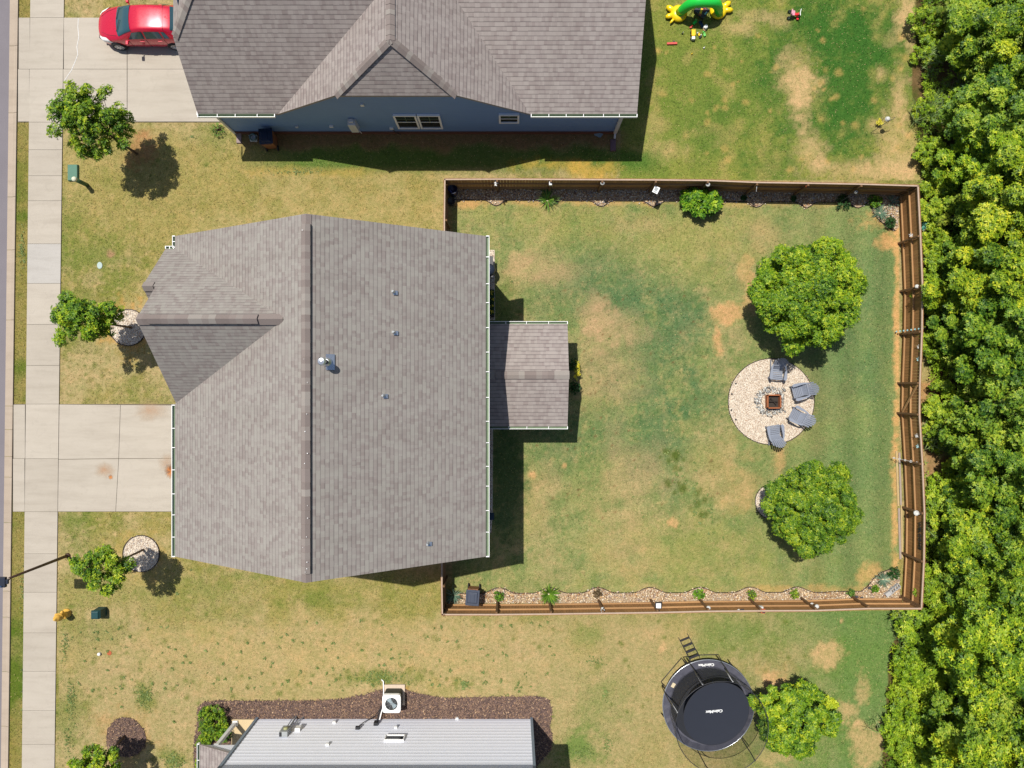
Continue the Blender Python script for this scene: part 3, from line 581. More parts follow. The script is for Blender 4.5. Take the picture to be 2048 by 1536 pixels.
GC=[A(252,232,200),A(246,222,180),A(238,212,176),A(228,190,140),A(250,236,214),A(205,160,112),A(190,170,158),A(232,200,160),A(170,130,100),A(246,222,190)]
GP=[A(254,240,220),A(250,232,206),A(244,224,200),A(234,206,176),A(214,190,170),A(252,240,224),A(228,190,160),A(206,180,160),A(240,214,186)]
bed('north_gravel_bed',NORTH_BED,.015,M_BED)['kind']='structure'; stones('north_gravel',NORTH_BED,420,.033,GC+[A(200,195,195),A(150,120,104)],1)
bed('south_gravel_bed',SOUTH_BED,.015,M_BED)['kind']='structure'; stones('south_gravel',SOUTH_BED,420,.035,GC,2)
bed('fire_pit_gravel_bed',PIT,.02,M_BEDP)['kind']='structure'; stones('fire_pit_gravel',PIT,1100,.016,GP,3,.022)
for nm,p,sd_ in [('tree_gravel_ring',RINGB,4),('tree_gravel_ring',RINGC,5),('tree_gravel_ring',RING2,6)]:
    bed('gravel_ring_bed',p,.02,M_BEDP)['kind']='structure'; stones('ring_gravel',p,900,.018,GP+[A(200,196,204)],sd_,.022)
for p,s_ in ((HSTRIP1,7),(HSTRIP2,8)): bed('house_gravel_bed',p,.02,M_BEDP)['kind']='structure'; stones('house_gravel',p,800,.02,GP+[A(170,150,140)],s_,.022)
def chips(name,poly,dens,seed):
    g=np.random.default_rng(seed); P=np.array(poly); x0,y0=P.min(0);x1,y1=P.max(0); y1=min(y1,1600); n=int((x1-x0)*(y1-y0)/41.04**2*dens)
    px,py=scatter(x0,y0,x1,y1,n,g); ok=inpoly(px+g.normal(0,1.6,n),py+g.normal(0,1.6,n),poly); px=px[ok];py=py[ok];n=len(px)
    th=g.random(n)*2*PI; l=.02+.04*g.random(n); w=.008+.012*g.random(n); d=np.stack([np.cos(th)*l,np.sin(th)*l,(g.random(n)-.5)*l*.9],1); s=np.stack([-np.sin(th)*w,np.cos(th)*w,(g.random(n)-.5)*w],1)
    c=np.stack([(px-1024)/41.04,(768-py)/41.04,.035+.015*g.random(n)],1); V=np.stack([c-d-s,c+d-s,c+d+s,c-d+s],1).reshape(-1,3)
    cl=np.array([A(116,96,88),A(144,118,104),A(92,78,76),A(172,138,112),A(134,112,106),A(214,182,146)]); pr=[.3,.24,.24,.1,.09,.03]; cc=cl[g.choice(6,n,p=pr)]*(.7+.6*g.random((n,1)))
    return tag(npmesh(name,V,np.arange(4*n).reshape(-1,4),M_CHIP,col=cc),kind='stuff')
bed('mulch_bed',MULCHB,.025,M_MULCH)['kind']='structure'; chips('mulch_chips',MULCHB,1300,21)
bed('mulch_ring_bed',MULCHD,.025,M_MULCH)['kind']='structure'; chips('mulch_ring_chips',MULCHD,1500,22)
def edging(name,label,pts,closed=False,h=.06,r=.016):
    b=MB(); n=len(pts); ps=[P2(x,y,0) for x,y in pts]
    for i in range(n if closed else n-1):
        p=Vector(ps[i]);q=Vector(ps[(i+1)%n]); b.beam(p+Vector((0,0,h/2)),q+Vector((0,0,h/2)),r*1.6,h)
    return tag(b.build(name,M_EDGE),label,'edging',)
edging('bed_edging','dark scalloped edging between lawn and the shaded gravel bed',[(905,396)]+NB_e+[(1740,404),(1745,425),(1757,440),(1775,455),(1790,462)])
edging('bed_edging','dark scalloped edging between lawn and the sunny gravel bed',[(895,1188)]+SB_e+[(1660,1183),(1722,1182),(1735,1172),(1745,1158),(1762,1144),(1780,1138),(1797,1140)])
edging('ring_edging','round dark edging around the fire pit gravel circle',PIT,True,.05)
edging('ring_edging','round dark edging of the gravel ring at the house front tip',RINGB,True,.07); edging('ring_edging','round dark edging of the gravel ring below the driveway',RINGC,True,.07); edging('ring_edging','round edging of the gravel ring under the lower garden tree',RING2,True,.05)
# ---------------------------------------------------------------- houses
def gutter(p,q,out,parent,name='gutter',step=1.0,drop=.0,w=.125):
    """trough outside the eave line p-q; out = unit vector away from the roof"""
    p=Vector(p);q=Vector(q);o=Vector(out); z=Vector((0,0,-.05-drop)); b=MB()
    b.beam(p+o*w/2+z+Vector((0,0,-.06)),q+o*w/2+z+Vector((0,0,-.06)),w,.012,k=1)
    b.beam(p+o*w+z,q+o*w+z,.018,.13,k=0); b.beam(p+o*.006+z,q+o*.006+z,.01,.12,k=1)
    d=(q-p); L=d.length; n=max(2,int(L/step))
    for e in (p,q): b.beam(e+z,e+o*(w+.014)+z,.03,.13,k=0)
    for i in range(1,n): 
        c=p+d*(i/n+random.uniform(-.1,.1)/n); b.beam(c+z+Vector((0,0,.055)),c+o*w+z+Vector((0,0,.055)),.024,.012,k=0)
    return b.build(name,[M_WHITE,M_TROUGH],parent,world=True)
def siding(b,x0,x1,Y,z0,z1f,face,step=.14):
    """double lap boards on a wall in plane y=Y, clipped under the height function z1f; face=+1 north,-1 south"""
    z=z0;i=0; n=160; xs=[x0+(x1-x0)*q/n for q in range(n+1)]; hs=[z1f(x) for x in xs]
    while True:
        seg=[x for x,h in zip(xs,hs) if h>z+.02]
        if not seg: break
        a,c=min(seg),max(seg); e=.024 if i%2 else .015
        b.add([(a,Y+face*e,z),(c,Y+face*e,z),(c,Y+face*.004,z+step),(a,Y+face*.004,z+step)],[(0,1,2,3) if face<0 else (3,2,1,0)])
        b.add([(a,Y,z),(c,Y,z),(c,Y+face*e,z),(a,Y+face*e,z)],[(0,1,2,3) if face<0 else (3,2,1,0)])
        z+=step;i+=1
def window(parent,x0,x1,z0,z1,Y,face,bars=1,rail=.48,fw=.08):
    """casing, sashes and panes standing proud of the wall"""
    f=MB(); y=Y+face*.062
    for (a,c,d,e) in ((x0,x1,z1-fw,z1),(x0,x1,z0,z0+fw),(x0,x0+fw,z0+fw,z1-fw),(x1-fw,x1,z0+fw,z1-fw)): f.box(((a+c)/2,y,(d+e)/2),(c-a,.10,e-d))
    if rail: f.box(((x0+x1)/2,y-face*.01,z0+(z1-z0)*rail),(x1-x0-.16,.055,.05))
    fo=f.build('window',M_WHITE,parent,world=True)
    g=MB(); g.box(((x0+x1)/2,Y+face*.058,(z0+z1)/2),(x1-x0-2*fw,.02,z1-z0-2*fw)); g.build('pane',M_GLASS,fo,world=True)
    if bars:
        m=MB(); zt=z1-.09; zb=z0+(z1-z0)*rail+.025 if rail else z0+.08; m.box(((x0+x1)/2,Y+face*.074,(zt+zb)/2),(.022,.012,zt-zb)); m.box(((x0+x1)/2,Y+face*.074,(zt+zb)/2),(x1-x0-.16,.012,.022)); m.build('glazing_bar',M_TROUGH,fo,world=True)
    return fo
def ridgecaps(b,p,q,w,th=.02,step=.2,k=0,sag=.45,kk=(0,)):
    """overlapping cap shingles folded over a ridge from p to q"""
    p=Vector(p);q=Vector(q);d=q-p;L=d.length;d.normalize();s=d.cross(Vector((0,0,1))).normalized();n=int(L/step)
    for i in range(n):
        a=p+d*(L*i/n);c=p+d*(L*(i+1)/n+.02); lift=Vector((0,0,.012+.010*(i%2))); dr=Vector((0,0,-w/2*sag))
        a1=a+s*w/2+dr+lift;a2=a-s*w/2+dr+lift;c1=c+s*w/2+dr+lift*.4;c2=c-s*w/2+dr+lift*.4;am=a+lift;cm=c+lift*.4
        kx=random.choice(kk)
        t=Vector((0,0,-th)); b.add([a1,am,a2,c1,cm,c2,a1+t,a2+t,c1+t,c2+t,am+t,cm+t],[(0,3,4,1),(1,4,5,2),(0,6,8,3),(2,5,9,7),(0,1,10,6),(1,2,7,10),(3,8,11,4),(4,11,9,5)],kx)
M_CAPA=paint('cap_shingle_a',A(158,148,142),.95,var=.12,scale=30,spec=.1); M_CAPB=paint('cap_shingle_b',A(146,134,129),.95,var=.12,scale=30,spec=.1); M_CAPC=paint('cap_shingle_c',A(168,160,153),.95,var=.12,scale=30,spec=.1); M_CAPD=paint('cap_shingle_d',A(152,140,135),.95,var=.12,scale=30,spec=.1)
CAPS=[M_CAPA,M_CAPB,M_CAPC,M_CAPD,M_BLACK]
def ridge_vent(p,q,w,parent,sag=.55,lift=.075,bands=True):
    b=MB(); p=Vector(p);q=Vector(q)
    ridgecaps(b,p+Vector((0,0,lift+.035)),q+Vector((0,0,lift+.035)),w,.02,.24,sag=sag,kk=(0,1,3,0,2,1))
    d=(q-p).normalized(); s=d.cross(Vector((0,0,1))).normalized()
    for sg in (1,-1):
        e=s*sg*(w/2-.004)+Vector((0,0,-w/2*sag+lift-.03)); b.beam(p+e,q+e,.035,.09,k=4)
    return b.build('ridge_vent',CAPS,parent,world=True)
def vent_pipe(x,y,z,parent,h=.28):
    b=MB(); b.box((x+.07,y-.03,z+.02),(.18,.16,.012),ry=math.atan(.6),k=0)
    b.lathe([(.075,z-.12),(.075,z+.05),(.05,z+.12),(.042,z+.14)],(x,y,0),12,k=0); b.tube([(x,y,z-.05),(x,y,z+h)],.04,10,k=1); return b.build('vent_pipe',[M_GALV,M_MIDGREY],parent,world=True)
def main_house():
    h=thing('grey_roofed_house','large house with grey brown shingle roof in the middle of the photo','house',(-7.3,-.5,0))
    xr,xl,yN,yS,he,hr,xm=-1.045,-13.55,5.95,-6.94,6.05,9.80,-7.195
    J=(-8.13,2.32,9.25)
    b=MB(); t=.16
    b.slab([(xr,yS,he),(xr,yN,he),(xm,yN,hr),(xm,yS,hr)],t)
    b.slab([(xm,yS,hr),(xm,yN,hr),(xl,yN,he),(xl,5.44,he),J,(xl,-.80,he),(xl,yS,he)],t)
    b.slab([(-13.5,-.80,he),J,(-13.42,2.32,9.25)],t)
    b.slab([(-13.93,5.44,he),(-13.93,3.69,7.85),(-13.42,3.69,7.85),(-13.42,2.32,9.25),J,(-13.55,5.44,he)],t)
    b.slab([(-13.93,3.69,7.85),(-13.93,1.94,he),(-13.42,1.94,he),(-13.42,3.69,7.85)],t)
    roof=b.build('roof',[M_SH,M_FASCIA],h,world=True,uv=True)
    for a in (((xm,yN-.02,hr+.02),(xm,5.55,hr+.02),.34,.6),((xm,-6.6,hr+.02),(xm,yS+.02,hr+.02),.34,.6),((-13.42,2.32,9.28),(-13.0,2.32,9.28),.40,.9),((-9.1,2.32,9.28),(-8.2,2.32,9.28),.40,.9),((-13.93,3.69,7.88),(-13.55,3.69,7.88),.36,.9)):
        c=MB(); ridgecaps(c,a[0],a[1],a[2],sag=a[3],kk=(0,1,3)); c.build('ridge_cap',CAPS,roof,world=True)
    ridge_vent((xm,5.58,hr),(xm,-6.6,hr),.31,roof); ridge_vent((-13.0,2.32,9.25),(-9.1,2.32,9.25),.34,roof,sag=.85)
    # pipes
    for px,py in ((786,583),(787,664),(766,791),(855,1088)):
        s=(hr-he)/(xr-xm); xx=(px-1024)/F*27.; 
        for _ in range(6): z=hr-(xx-xm)*s; xx=(px-1024)/F*(H-z-.15)
        vent_pipe(xx,(768-py)/F*(H-z-.15),z,roof)
    z=hr-(-6.55-xm)*.61; b=MB(); x,y=-6.55,.78
    b.box((x+.1,y,z-.0),(.32,.56,.012),ry=math.atan(.61),k=0); b.lathe([(.17,z-.2),(.16,z+.12),(.10,z+.22)],(x,y,0),18,k=0); b.tube([(x,y,z),(x,y,z+.72)],.085,16,k=1); b.lathe([(.10,z+.66),(.15,z+.70),(.15,z+.78),(.11,z+.84),(.02,z+.86)],(x,y,0),18,k=0)
    b.build('flue',[M_GALV,M_DARK],roof,world=True)
    b=MB()   # tiny pale flecks along the ridge (bird droppings)
    for i in range(14): b=MB(); b.lathe([(.010+.010*random.random(),0),(.004,.006)],(xm+random.uniform(-.10,.10),random.uniform(yS+.3,yN-.3),hr+.155-.02*random.random()),6); b.build('dropping',M_WHITE2,roof,world=True)
    # walls
    b=MB(); x0,x1,y0,y1=xl+.42,xr-.42,yS+.32,yN-.32; zt=he-.2; pk=hr-.25-.05
    prof=[(x0,0),(x1,0),(x1,zt),(xm,pk-.1),(x0,zt)]
    for y,f in ((y0,-1),(y1,1)): b.poly([(x,y,z) for x,z in (prof if f<0 else prof[::-1])])
    b.poly([(x1,y0,0),(x1,y1,0),(x1,y1,zt),(x1,y0,zt)]); b.poly([(x0,y1,0),(x0,y0,0),(x0,y0,zt),(x0,y1,zt)])
    b.poly([(-13.12,-.55,zt-.05),(-13.12,5.2,zt-.05),(-13.12,2.32,8.95)][::-1]); b.poly([(-13.5,2.2,0),(-13.5,5.2,0),(-13.5,5.2,5.9),(-13.5,3.69,7.55),(-13.5,2.2,5.9)][::-1]); b.poly([(-13.5,5.2,0),(-13.1,5.2,0),(-13.1,5.2,5.9),(-13.5,5.2,5.9)][::-1]); b.poly([(-13.5,2.2,0),(-13.1,2.2,0),(-13.1,2.2,5.9),(-13.5,2.2,5.9)])
    b.build('wall',M_TAN,h,world=True)
    b=MB(); 
    for i in range(4): b.box((x0-.03,-3.9,.3+.55*i),(.05,4.9,.53))
    b.build('garage_door',M_WHITE,h,world=True)
    b=MB(); b.box((x1+.02,-1.0,1.1),(.05,.95,2.1)); b.build('door',M_WHITE,h,world=True)
    gutter((xr,yN,he),(xr,yS,he),(1,0,0),h,step=.88); gutter((xl,-.85,he),(xl,yS,he),(-1,0,0),h,step=.85); gutter((xl,yN,he),(xl,5.5,he),(-1,0,0),h,step=.3,w=.10); gutter((-13.93,5.44,he),(-13.6,5.44,he),(0,1,0),h,step=.15,w=.10)
    for x,y in ((x1+.06,y1-.1),(x1+.06,y0+.1)): b=MB(); b.box((x,y,2.95),(.07,.09,5.8)); b.build('downspout',M_WHITE,h,world=True)
    # covered patio
    E=2.486; W_=-1.40; b=MB(); b.slab([(W_,2.69,2.8),(E,2.69,2.8),(E,.39,3.63),(W_,.39,3.63)],.14); b.slab([(W_,-1.90,2.8),(E,-1.90,2.8),(E,.39,3.63),(W_,.39,3.63)],.14)
    pr=b.build('patio_roof',[M_SH2,M_FASCIA],h,world=True,uv=True)
    for a in (((W_+.02,.39,3.65),(-.75,.39,3.65)),((1.84,.39,3.65),(E,.39,3.65))):
        c=MB(); ridgecaps(c,a[0],a[1],.36,sag=.36,kk=(0,2,3)); c.build('ridge_cap',CAPS,pr,world=True)
    ridge_vent((-.72,.39,3.63),(1.82,.39,3.63),.34,pr,sag=.36,lift=.015)
    gutter((W_+.3,2.69,2.8),(E,2.69,2.8),(0,1,0),h,step=.78,w=.11); gutter((W_+.3,-1.90,2.8),(E,-1.90,2.8),(0,-1,0),h,step=.78,w=.11)
    for y in (2.35,-1.55):
        b=MB(); b.box((2.15,y,1.34),(.14,.14,2.6)); b.box((2.15,y,.12),(.2,.2,.2)); b.build('porch_post',M_WHITE,h,world=True,bevel=.008)
    b=MB(); b.box((.5,.39,.05),(3.9,4.2,.1)); b.build('patio_slab',M_CONC,h,world=True)
    b=MB(); b.box((.4,2.4,2.6),(3.7,.1,.2)); b.box((.4,-1.6,2.6),(3.7,.1,.2)); b.box((2.15,.39,2.6),(.1,3.9,.2)); b.poly([(2.2,-1.6,2.7),(2.2,2.4,2.7),(2.2,.39,3.45)]); b.build('patio_beam',M_WHITE,h,world=True)
main_house()
def wx(px,py,Y): d=Y*F/(768-py); return ((px-1024)/F*d, H-d)   # point of a wall plane y=Y seen at px,py -> x,h
def blue_house():
    h=thing('blue_house','neighbouring house with dark blue lap siding and brown shingle roof','house',(-4,15,0))
    he=3.2; b=MB(); t=.14; V=(-4.75,15.69,6.95); P=(-4.75,13.44,6.95)
    b.slab([(-13.9,11.94,he),(-10.35,11.94,he),V,(-12.42,15.69,6.95),(-13.9,14.21,5.47)],t)
    b.slab([(-13.9,14.21,5.47),(-12.42,15.69,6.95),(-13.9,17.17,5.47)],t)
    b.slab([(-13.9,19.44,he),(-4.75,19.44,he),V,(-12.42,15.69,6.95),(-13.9,17.17,5.47)],t)
    b.slab([(-10.35,11.94,he),(-7.37,11.94,5.2),P,V],t)
    b.slab([(-7.37,11.94,5.2),(-2.25,11.94,5.2),P],t)
    S=(-3.75,17.7,6.25)
    b.slab([(.8,11.94,he),(-2.25,11.94,5.2),P,V,(-4.75,17.7,6.95),S],t)
    b.slab([(.8,11.94,he),(5.53,11.94,he),(5.53,17.7,6.25),S],t)
    b.slab([(5.53,23.4,he),(-4.75,23.4,he),(-4.75,17.7,6.25),(5.53,17.7,6.25)],t)
    roof=b.build('roof',[M_SH2,M_FASCIA],h,world=True,uv=True)
    for a in (((-4.75,13.4,6.98),(-4.75,17.6,6.98),.36,.6),((-4.75,13.44,6.98),(-7.32,11.97,5.24),.34,.5),((-4.75,13.44,6.98),(-2.3,11.97,5.24),.34,.5),((-13.86,14.25,5.52),(-12.42,15.69,6.98),.36,.5),((-3.2,17.7,6.28),(5.5,17.7,6.28),.34,.5)):
        c=MB(); ridgecaps(c,a[0],a[1],a[2],sag=a[3],kk=(0,1,3,2)); c.build('ridge_cap',CAPS,roof,world=True)
    z=he+.53*(14.8-11.94); vent_pipe(-.85,13.1,3.85,roof)
    Y=12.25
    def top(x):
        if x<-10.35: return 3.2
        if x<-7.37: return 3.2+(x+10.35)*.67
        if x<-2.25: return 5.2
        if x<.8: return 3.2+(.8-x)*.655
        return 3.2
    b=MB(); x0,x1=-13.5,5.07; xs=[x0,-10.3,-7.37,-2.25,.78,x1]
    b.poly([(x0,Y,.0),(x1,Y,.0)]+[(x,Y,top(x)-.02) for x in xs[::-1]])
    siding(b,x0+.02,x1-.02,Y,.22,lambda x:top(x)-.12,-1)
    b.poly([(x1,Y,0),(x1,22.9,0),(x1,22.9,3.1),(x1,17.7,5.9),(x1,Y,3.1)]); b.poly([(x0,22,0),(x0,Y,0),(x0,Y,3.1),(x0,16.1,6.6),(x0,20,3.1),(x0,22,3.1)]); b.poly([(x1,22.9,0),(x0,22.9,0),(x0,22.9,3.1),(x1,22.9,3.1)])
    b.build('wall',M_BLUE,h,world=True)
    b=MB(); b.box(((x0+x1)/2,Y-.03,.1),(x1-x0,.09,.2)); b.build('foundation',M_BRICK,h,world=True)
    b=MB(); b.box((x0+.02,Y-.04,1.6),(.11,.09,3.15)); b.build('corner_board',M_LTGREY,h,world=True)
    b=MB(); b.box((x1-.08,Y-.08,1.6),(.16,.12,2.7)); b.tube([(x1-.08,Y-.08,.32),(x1-.08,Y-.12,.2),(x1-.08,Y-.32,.10)],.05,8); b.build('downspout',M_LTGREY,h,world=True)
    b=MB(); b.box((x1-.15,Y-.62,.04),(.28,.6,.07),taper=.9); b.build('splash_block',paint('purple_grey_block',A(120,96,104),.9),h,world=True)
    b=MB(); b.box((x0+.22,Y-.30,.05),(.25,.5,.09),taper=.9); b.build('splash_block',paint('pinkish_block',A(170,150,146),.9),h,world=True)
    for x in (-5.41,-4.32): window(h,x,x+1.04,.78,2.42,Y,-1)
    window(h,-.6,.33,1.5,2.5,Y,-1)
    # wall fittings
    b=MB(); b.box((-7.42,Y-.16,1.35),(.36,.30,.95)); b.box((-7.42,Y-.12,1.88),(.2,.16,.14)); b.build('meter_box',M_LTGREY,h,world=True,bevel=.01)
    b=MB(); b.tube([(-7.36,Y-.08,.9),(-7.3,Y-.08,.12)],.014,6); b.build('conduit',M_WHITE,h,world=True)
    b=MB(); b.box((-6.55,Y-.05,3.55),(.15,.08,.2)); b.build('wall_vent',M_WHITE2,h,world=True,bevel=.01)
    b=MB(); b.box((-8.55,Y-.06,1.0),(.17,.1,.10)); b.build('wall_outlet',M_WHITE2,h,world=True); b=MB(); b.box((-10.2,Y-.06,.95),(.12,.08,.12)); b.build('wall_outlet',M_LTGREY,h,world=True)
    b=MB(); b.box((-5.75,Y-.05,.7),(.17,.08,.14)); b.build('cable_box',M_WHITE2,h,world=True); b=MB(); b.tube([(-5.72,Y-.08,.62),(-5.6,Y-.1,.35),(-5.4,Y-.14,.1)],.018,6); b.build('cable',M_BLACK,h,world=True)
    gutter((-13.9,11.94,he),(-10.5,11.94,he),(0,-1,0),h,step=.72); gutter((.85,11.94,he),(5.53,11.94,he),(0,-1,0),h,step=.68)
    b=MB(); b.beam((-13.93,11.9,he-.06),(-13.93,12.5,he-.06),.03,.12); b.build('fascia_end',M_WHITE,h,world=True)
    # garage and front porch wall under the west eave
blue_house()
def grey_house():
    h=thing('grey_siding_house','pale grey lap sided house at the bottom edge with a small shingled porch roof','house',(-5.7,-19,0))
    Y=-16.3; x0,x1=-12.40,.95; b=MB(); Z=5.65
    b.poly([(x1,Y,0),(x0,Y,0),(x0,Y,Z),(x1,Y,Z)]); siding(b,x0+.06,x1-.06,Y,.12,lambda x:Z-.05,1)
    b.poly([(x1,-28,0),(x1,Y,0),(x1,Y,Z),(x1,-28,Z)]); b.poly([(x0,Y,0),(x0,-28,0),(x0,-28,Z),(x0,Y,Z)])
    b.build('wall',M_SIDE,h,world=True)
    b=MB(); b.slab([(x0-.4,Y+.4,Z),(x1+.4,Y+.4,Z),(x1+.4,-22.2,Z+3.2),(x0-.4,-22.2,Z+3.2)],.16); b.slab([(x0-.4,-28.8,Z),(x1+.4,-28.8,Z),(x1+.4,-22.2,Z+3.2),(x0-.4,-22.2,Z+3.2)],.16); b.build('roof',[M_SH2,M_FASCIA],h,world=True,uv=True)
    for x in (x0,x1): b=MB(); b.box((x,Y+.02,Z/2),(.12,.12,Z)); b.build('corner_board',paint('corner_grey',A(150,165,180),.6),h,world=True)
    window(h,-5.83,-4.93,1.78,2.28,Y,1,0,rail=0,fw=.045)
    # porch: slab, posts, low shingled roof
    b=MB(); b.box((-13.0,-17.6,.06),(1.25,2.6,.12)); b.build('porch_slab',M_BEDP if False else paint('porch_concrete',A(226,202,160),.9,var=.08),h,world=True)
    for p in ((-13.42,-16.45),(-13.42,-18.9)):
        b=MB(); b.box((p[0],p[1],1.25),(.16,.16,2.3)); b.box((p[0],p[1],.16),(.24,.24,.14)); b.box((p[0],p[1],2.35),(.22,.22,.1)); b.build('porch_post',M_WHITE2,h,world=True,bevel=.006)
    b=MB(); b.beam((-13.42,-16.45,2.45),(-12.4,-16.45,2.45),.14,.2); b.beam((-13.42,-16.45,2.45),(-13.42,-19,2.45),.14,.2); b.build('porch_beam',M_LTGREY,h,world=True)
    b=MB(); b.slab([(-14.08,-16.25,2.62),(-14.08,-20,2.62),(-12.43,-20,3.35),(-12.43,-16.25,3.35)],.1); b.build('porch_roof',[M_SH2,M_FASCIA],h,world=True,uv=True)
    gutter((-14.08,-16.22,2.62),(-14.08,-20,2.62),(-1,0,0),h,step=.7,w=.1)
    b=MB(); b.poly([(-14.05,-16.32,2.5),(-12.43,-16.32,2.5),(-12.43,-16.32,3.24)][::-1]); b.build('porch_gable',M_SIDE,h,world=True)
    # meters and pipes on the wall
    b=MB(); b.box((-10.55,Y+.14,1.55),(.38,.24,.62),k=0); b.lathe([(.1,0),(.1,.07),(.05,.09)],(-10.52,Y+.26,1.6),14,k=1,axis='Y'); b.box((-10.68,Y+.15,1.88),(.10,.2,.04),k=2); b.build('electric_meter',[M_MIDGREY,paint('meter_glass',A(190,190,140),.2),M_BLACK],h,world=True,bevel=.008)
    b=MB(); b.tube([(-10.5,Y+.12,1.25),(-10.5,Y+.12,.05)],.035,8); b.tube([(-10.62,Y+.12,1.25),(-10.62,Y+.12,.05)],.022,8); b.tube([(-10.3,Y+.1,.6),(-10.15,Y+.1,.05)],.025,8); b.build('conduit',M_MIDGREY,h,world=True)
    b=MB(); b.box((-10.06,Y+.09,1.2),(.24,.16,.3)); b.build('cable_box',M_WHITE2,h,world=True,bevel=.01)
    for px,py,z in ((668,1448,.5),(792,1456,1.0),(652,1497,2.6),(915,1434,.12)):
        x,zz=wx(px,py,Y); b=MB(); b.box((x,Y+.06,z),(.14,.1,.12)); b.build('wall_outlet',M_WHITE2,h,world=True,bevel=.01)
    b=MB(); b.box((-6.5,Y+.08,.62),(.2,.14,.28)); b.tube([(-6.5,Y+.12,.6),(-6.42,Y+.3,.5),(-6.3,Y+.8,.4)],.03,6); b.tube([(-7.25,Y+.1,1.05),(-7.1,Y+.14,.7),(-6.6,Y+.3,.4),(-6.3,Y+.7,.3)],.02,6); b.box((-7.28,Y+.08,1.1),(.2,.14,.12)); b.build('line_cover',M_BLACK,h,world=True)
grey_house()
# ---------------------------------------------------------------- fence
FH=1.75
def FT(px,py): v=W(px,py,FH); return Vector((v.x,v.y,0))
def fence(label,pts,inner,bottom_gap=.03,gate=None):
    """pts: top px of posts in order; inner: unit vector to the garden side"""
    q=[FT(*p) for p in pts]; f=thing('wooden_fence',label,'fence',tuple(q[0]),0,'brown wooden privacy fence runs around the back garden'); inn=Vector(inner)
    for i in range(len(q)-1):
        a,c=q[i],q[i+1]; d=c-a; L=d.length; d=d.normalized(); n=max(1,int(L/.145)); b=MB()
        for j in range(n):
            s0=L*j/n+.004; s1=L*(j+1)/n-.004; hh=FH+random.uniform(-.012,.012); mid=a+d*(s0+s1)/2-inn*(.008+random.uniform(0,.004))
            b.box((mid.x,mid.y,bottom_gap+(hh-bottom_gap)/2),(s1-s0,.018,hh-bottom_gap),rz=math.atan2(d.y,d.x)+random.uniform(-.01,.01))
        b.build('board_panel',M_BOARD,f,world=True)
    horiz=abs((q[-1]-q[0]).x)>abs((q[-1]-q[0]).y); mr=M_RAILX if horiz else M_RAILY
    for z,mt,hh,dd in ((.28,mr,.045,.07),(.98,mr,.045,.07),(FH-.035,M_CAPW,.05,.06)):
        b=MB()
        for i in range(len(q)-1):
            a,c=q[i],q[i+1]; b.beam(a+inn*.037+Vector((0,0,z)),c+inn*.037+Vector((0,0,z)),dd,hh)
        b.build('rail',mt,f,world=True)
    b=MB()
    for i in range(len(q)):
        p=q[i]+inn*.12; b=MB(); b.box((p.x,p.y,.86+.01*(i%3)),(.09,.09,1.72+.02*(i%3))); b.build('post',M_POST,f,world=True,bevel=.006)
    if gate is not None:
        a,c=q[gate],q[gate+1]; b=MB(); b.beam(a+inn*.07+Vector((0,0,1.6))+(c-a)*.05,c+inn*.07+Vector((0,0,.35))-(c-a)*.05,.04,.09); b.build('brace',mr,f,world=True)
    return f
fence('shaded privacy fence run along the top gravel bed',[(888,357),(994,356.5),(1102,357),(1205,357.5),(1312,358),(1416,359),(1515,363),(1617,364.5),(1723,366.5),(1838,370)],(0,-1,0))
fence('sunlit privacy fence run beside the woods with a braced gate section',[(1838,371),(1843,472),(1847,573),(1846,663),(1842,766),(1841,829),(1847,928),(1851,1027),(1850,1123),(1845,1217)],(-1,0,0),gate=4)
fence('sunlit privacy fence run along the lower gravel bed',[(883,1231),(993,1231),(1102,1230),(1206,1228.5),(1315,1227),(1417,1224.5),(1522,1223.5),(1632,1223),(1737,1219),(1844,1219)],(0,1,0))
fence('short privacy fence run from the house to the top corner',[(888,358),(887,440),(887,520)],(1,0,0)); fence('short privacy fence run from the house to the lower corner',[(882,1080),(882,1173),(883,1231)],(1,0,0))
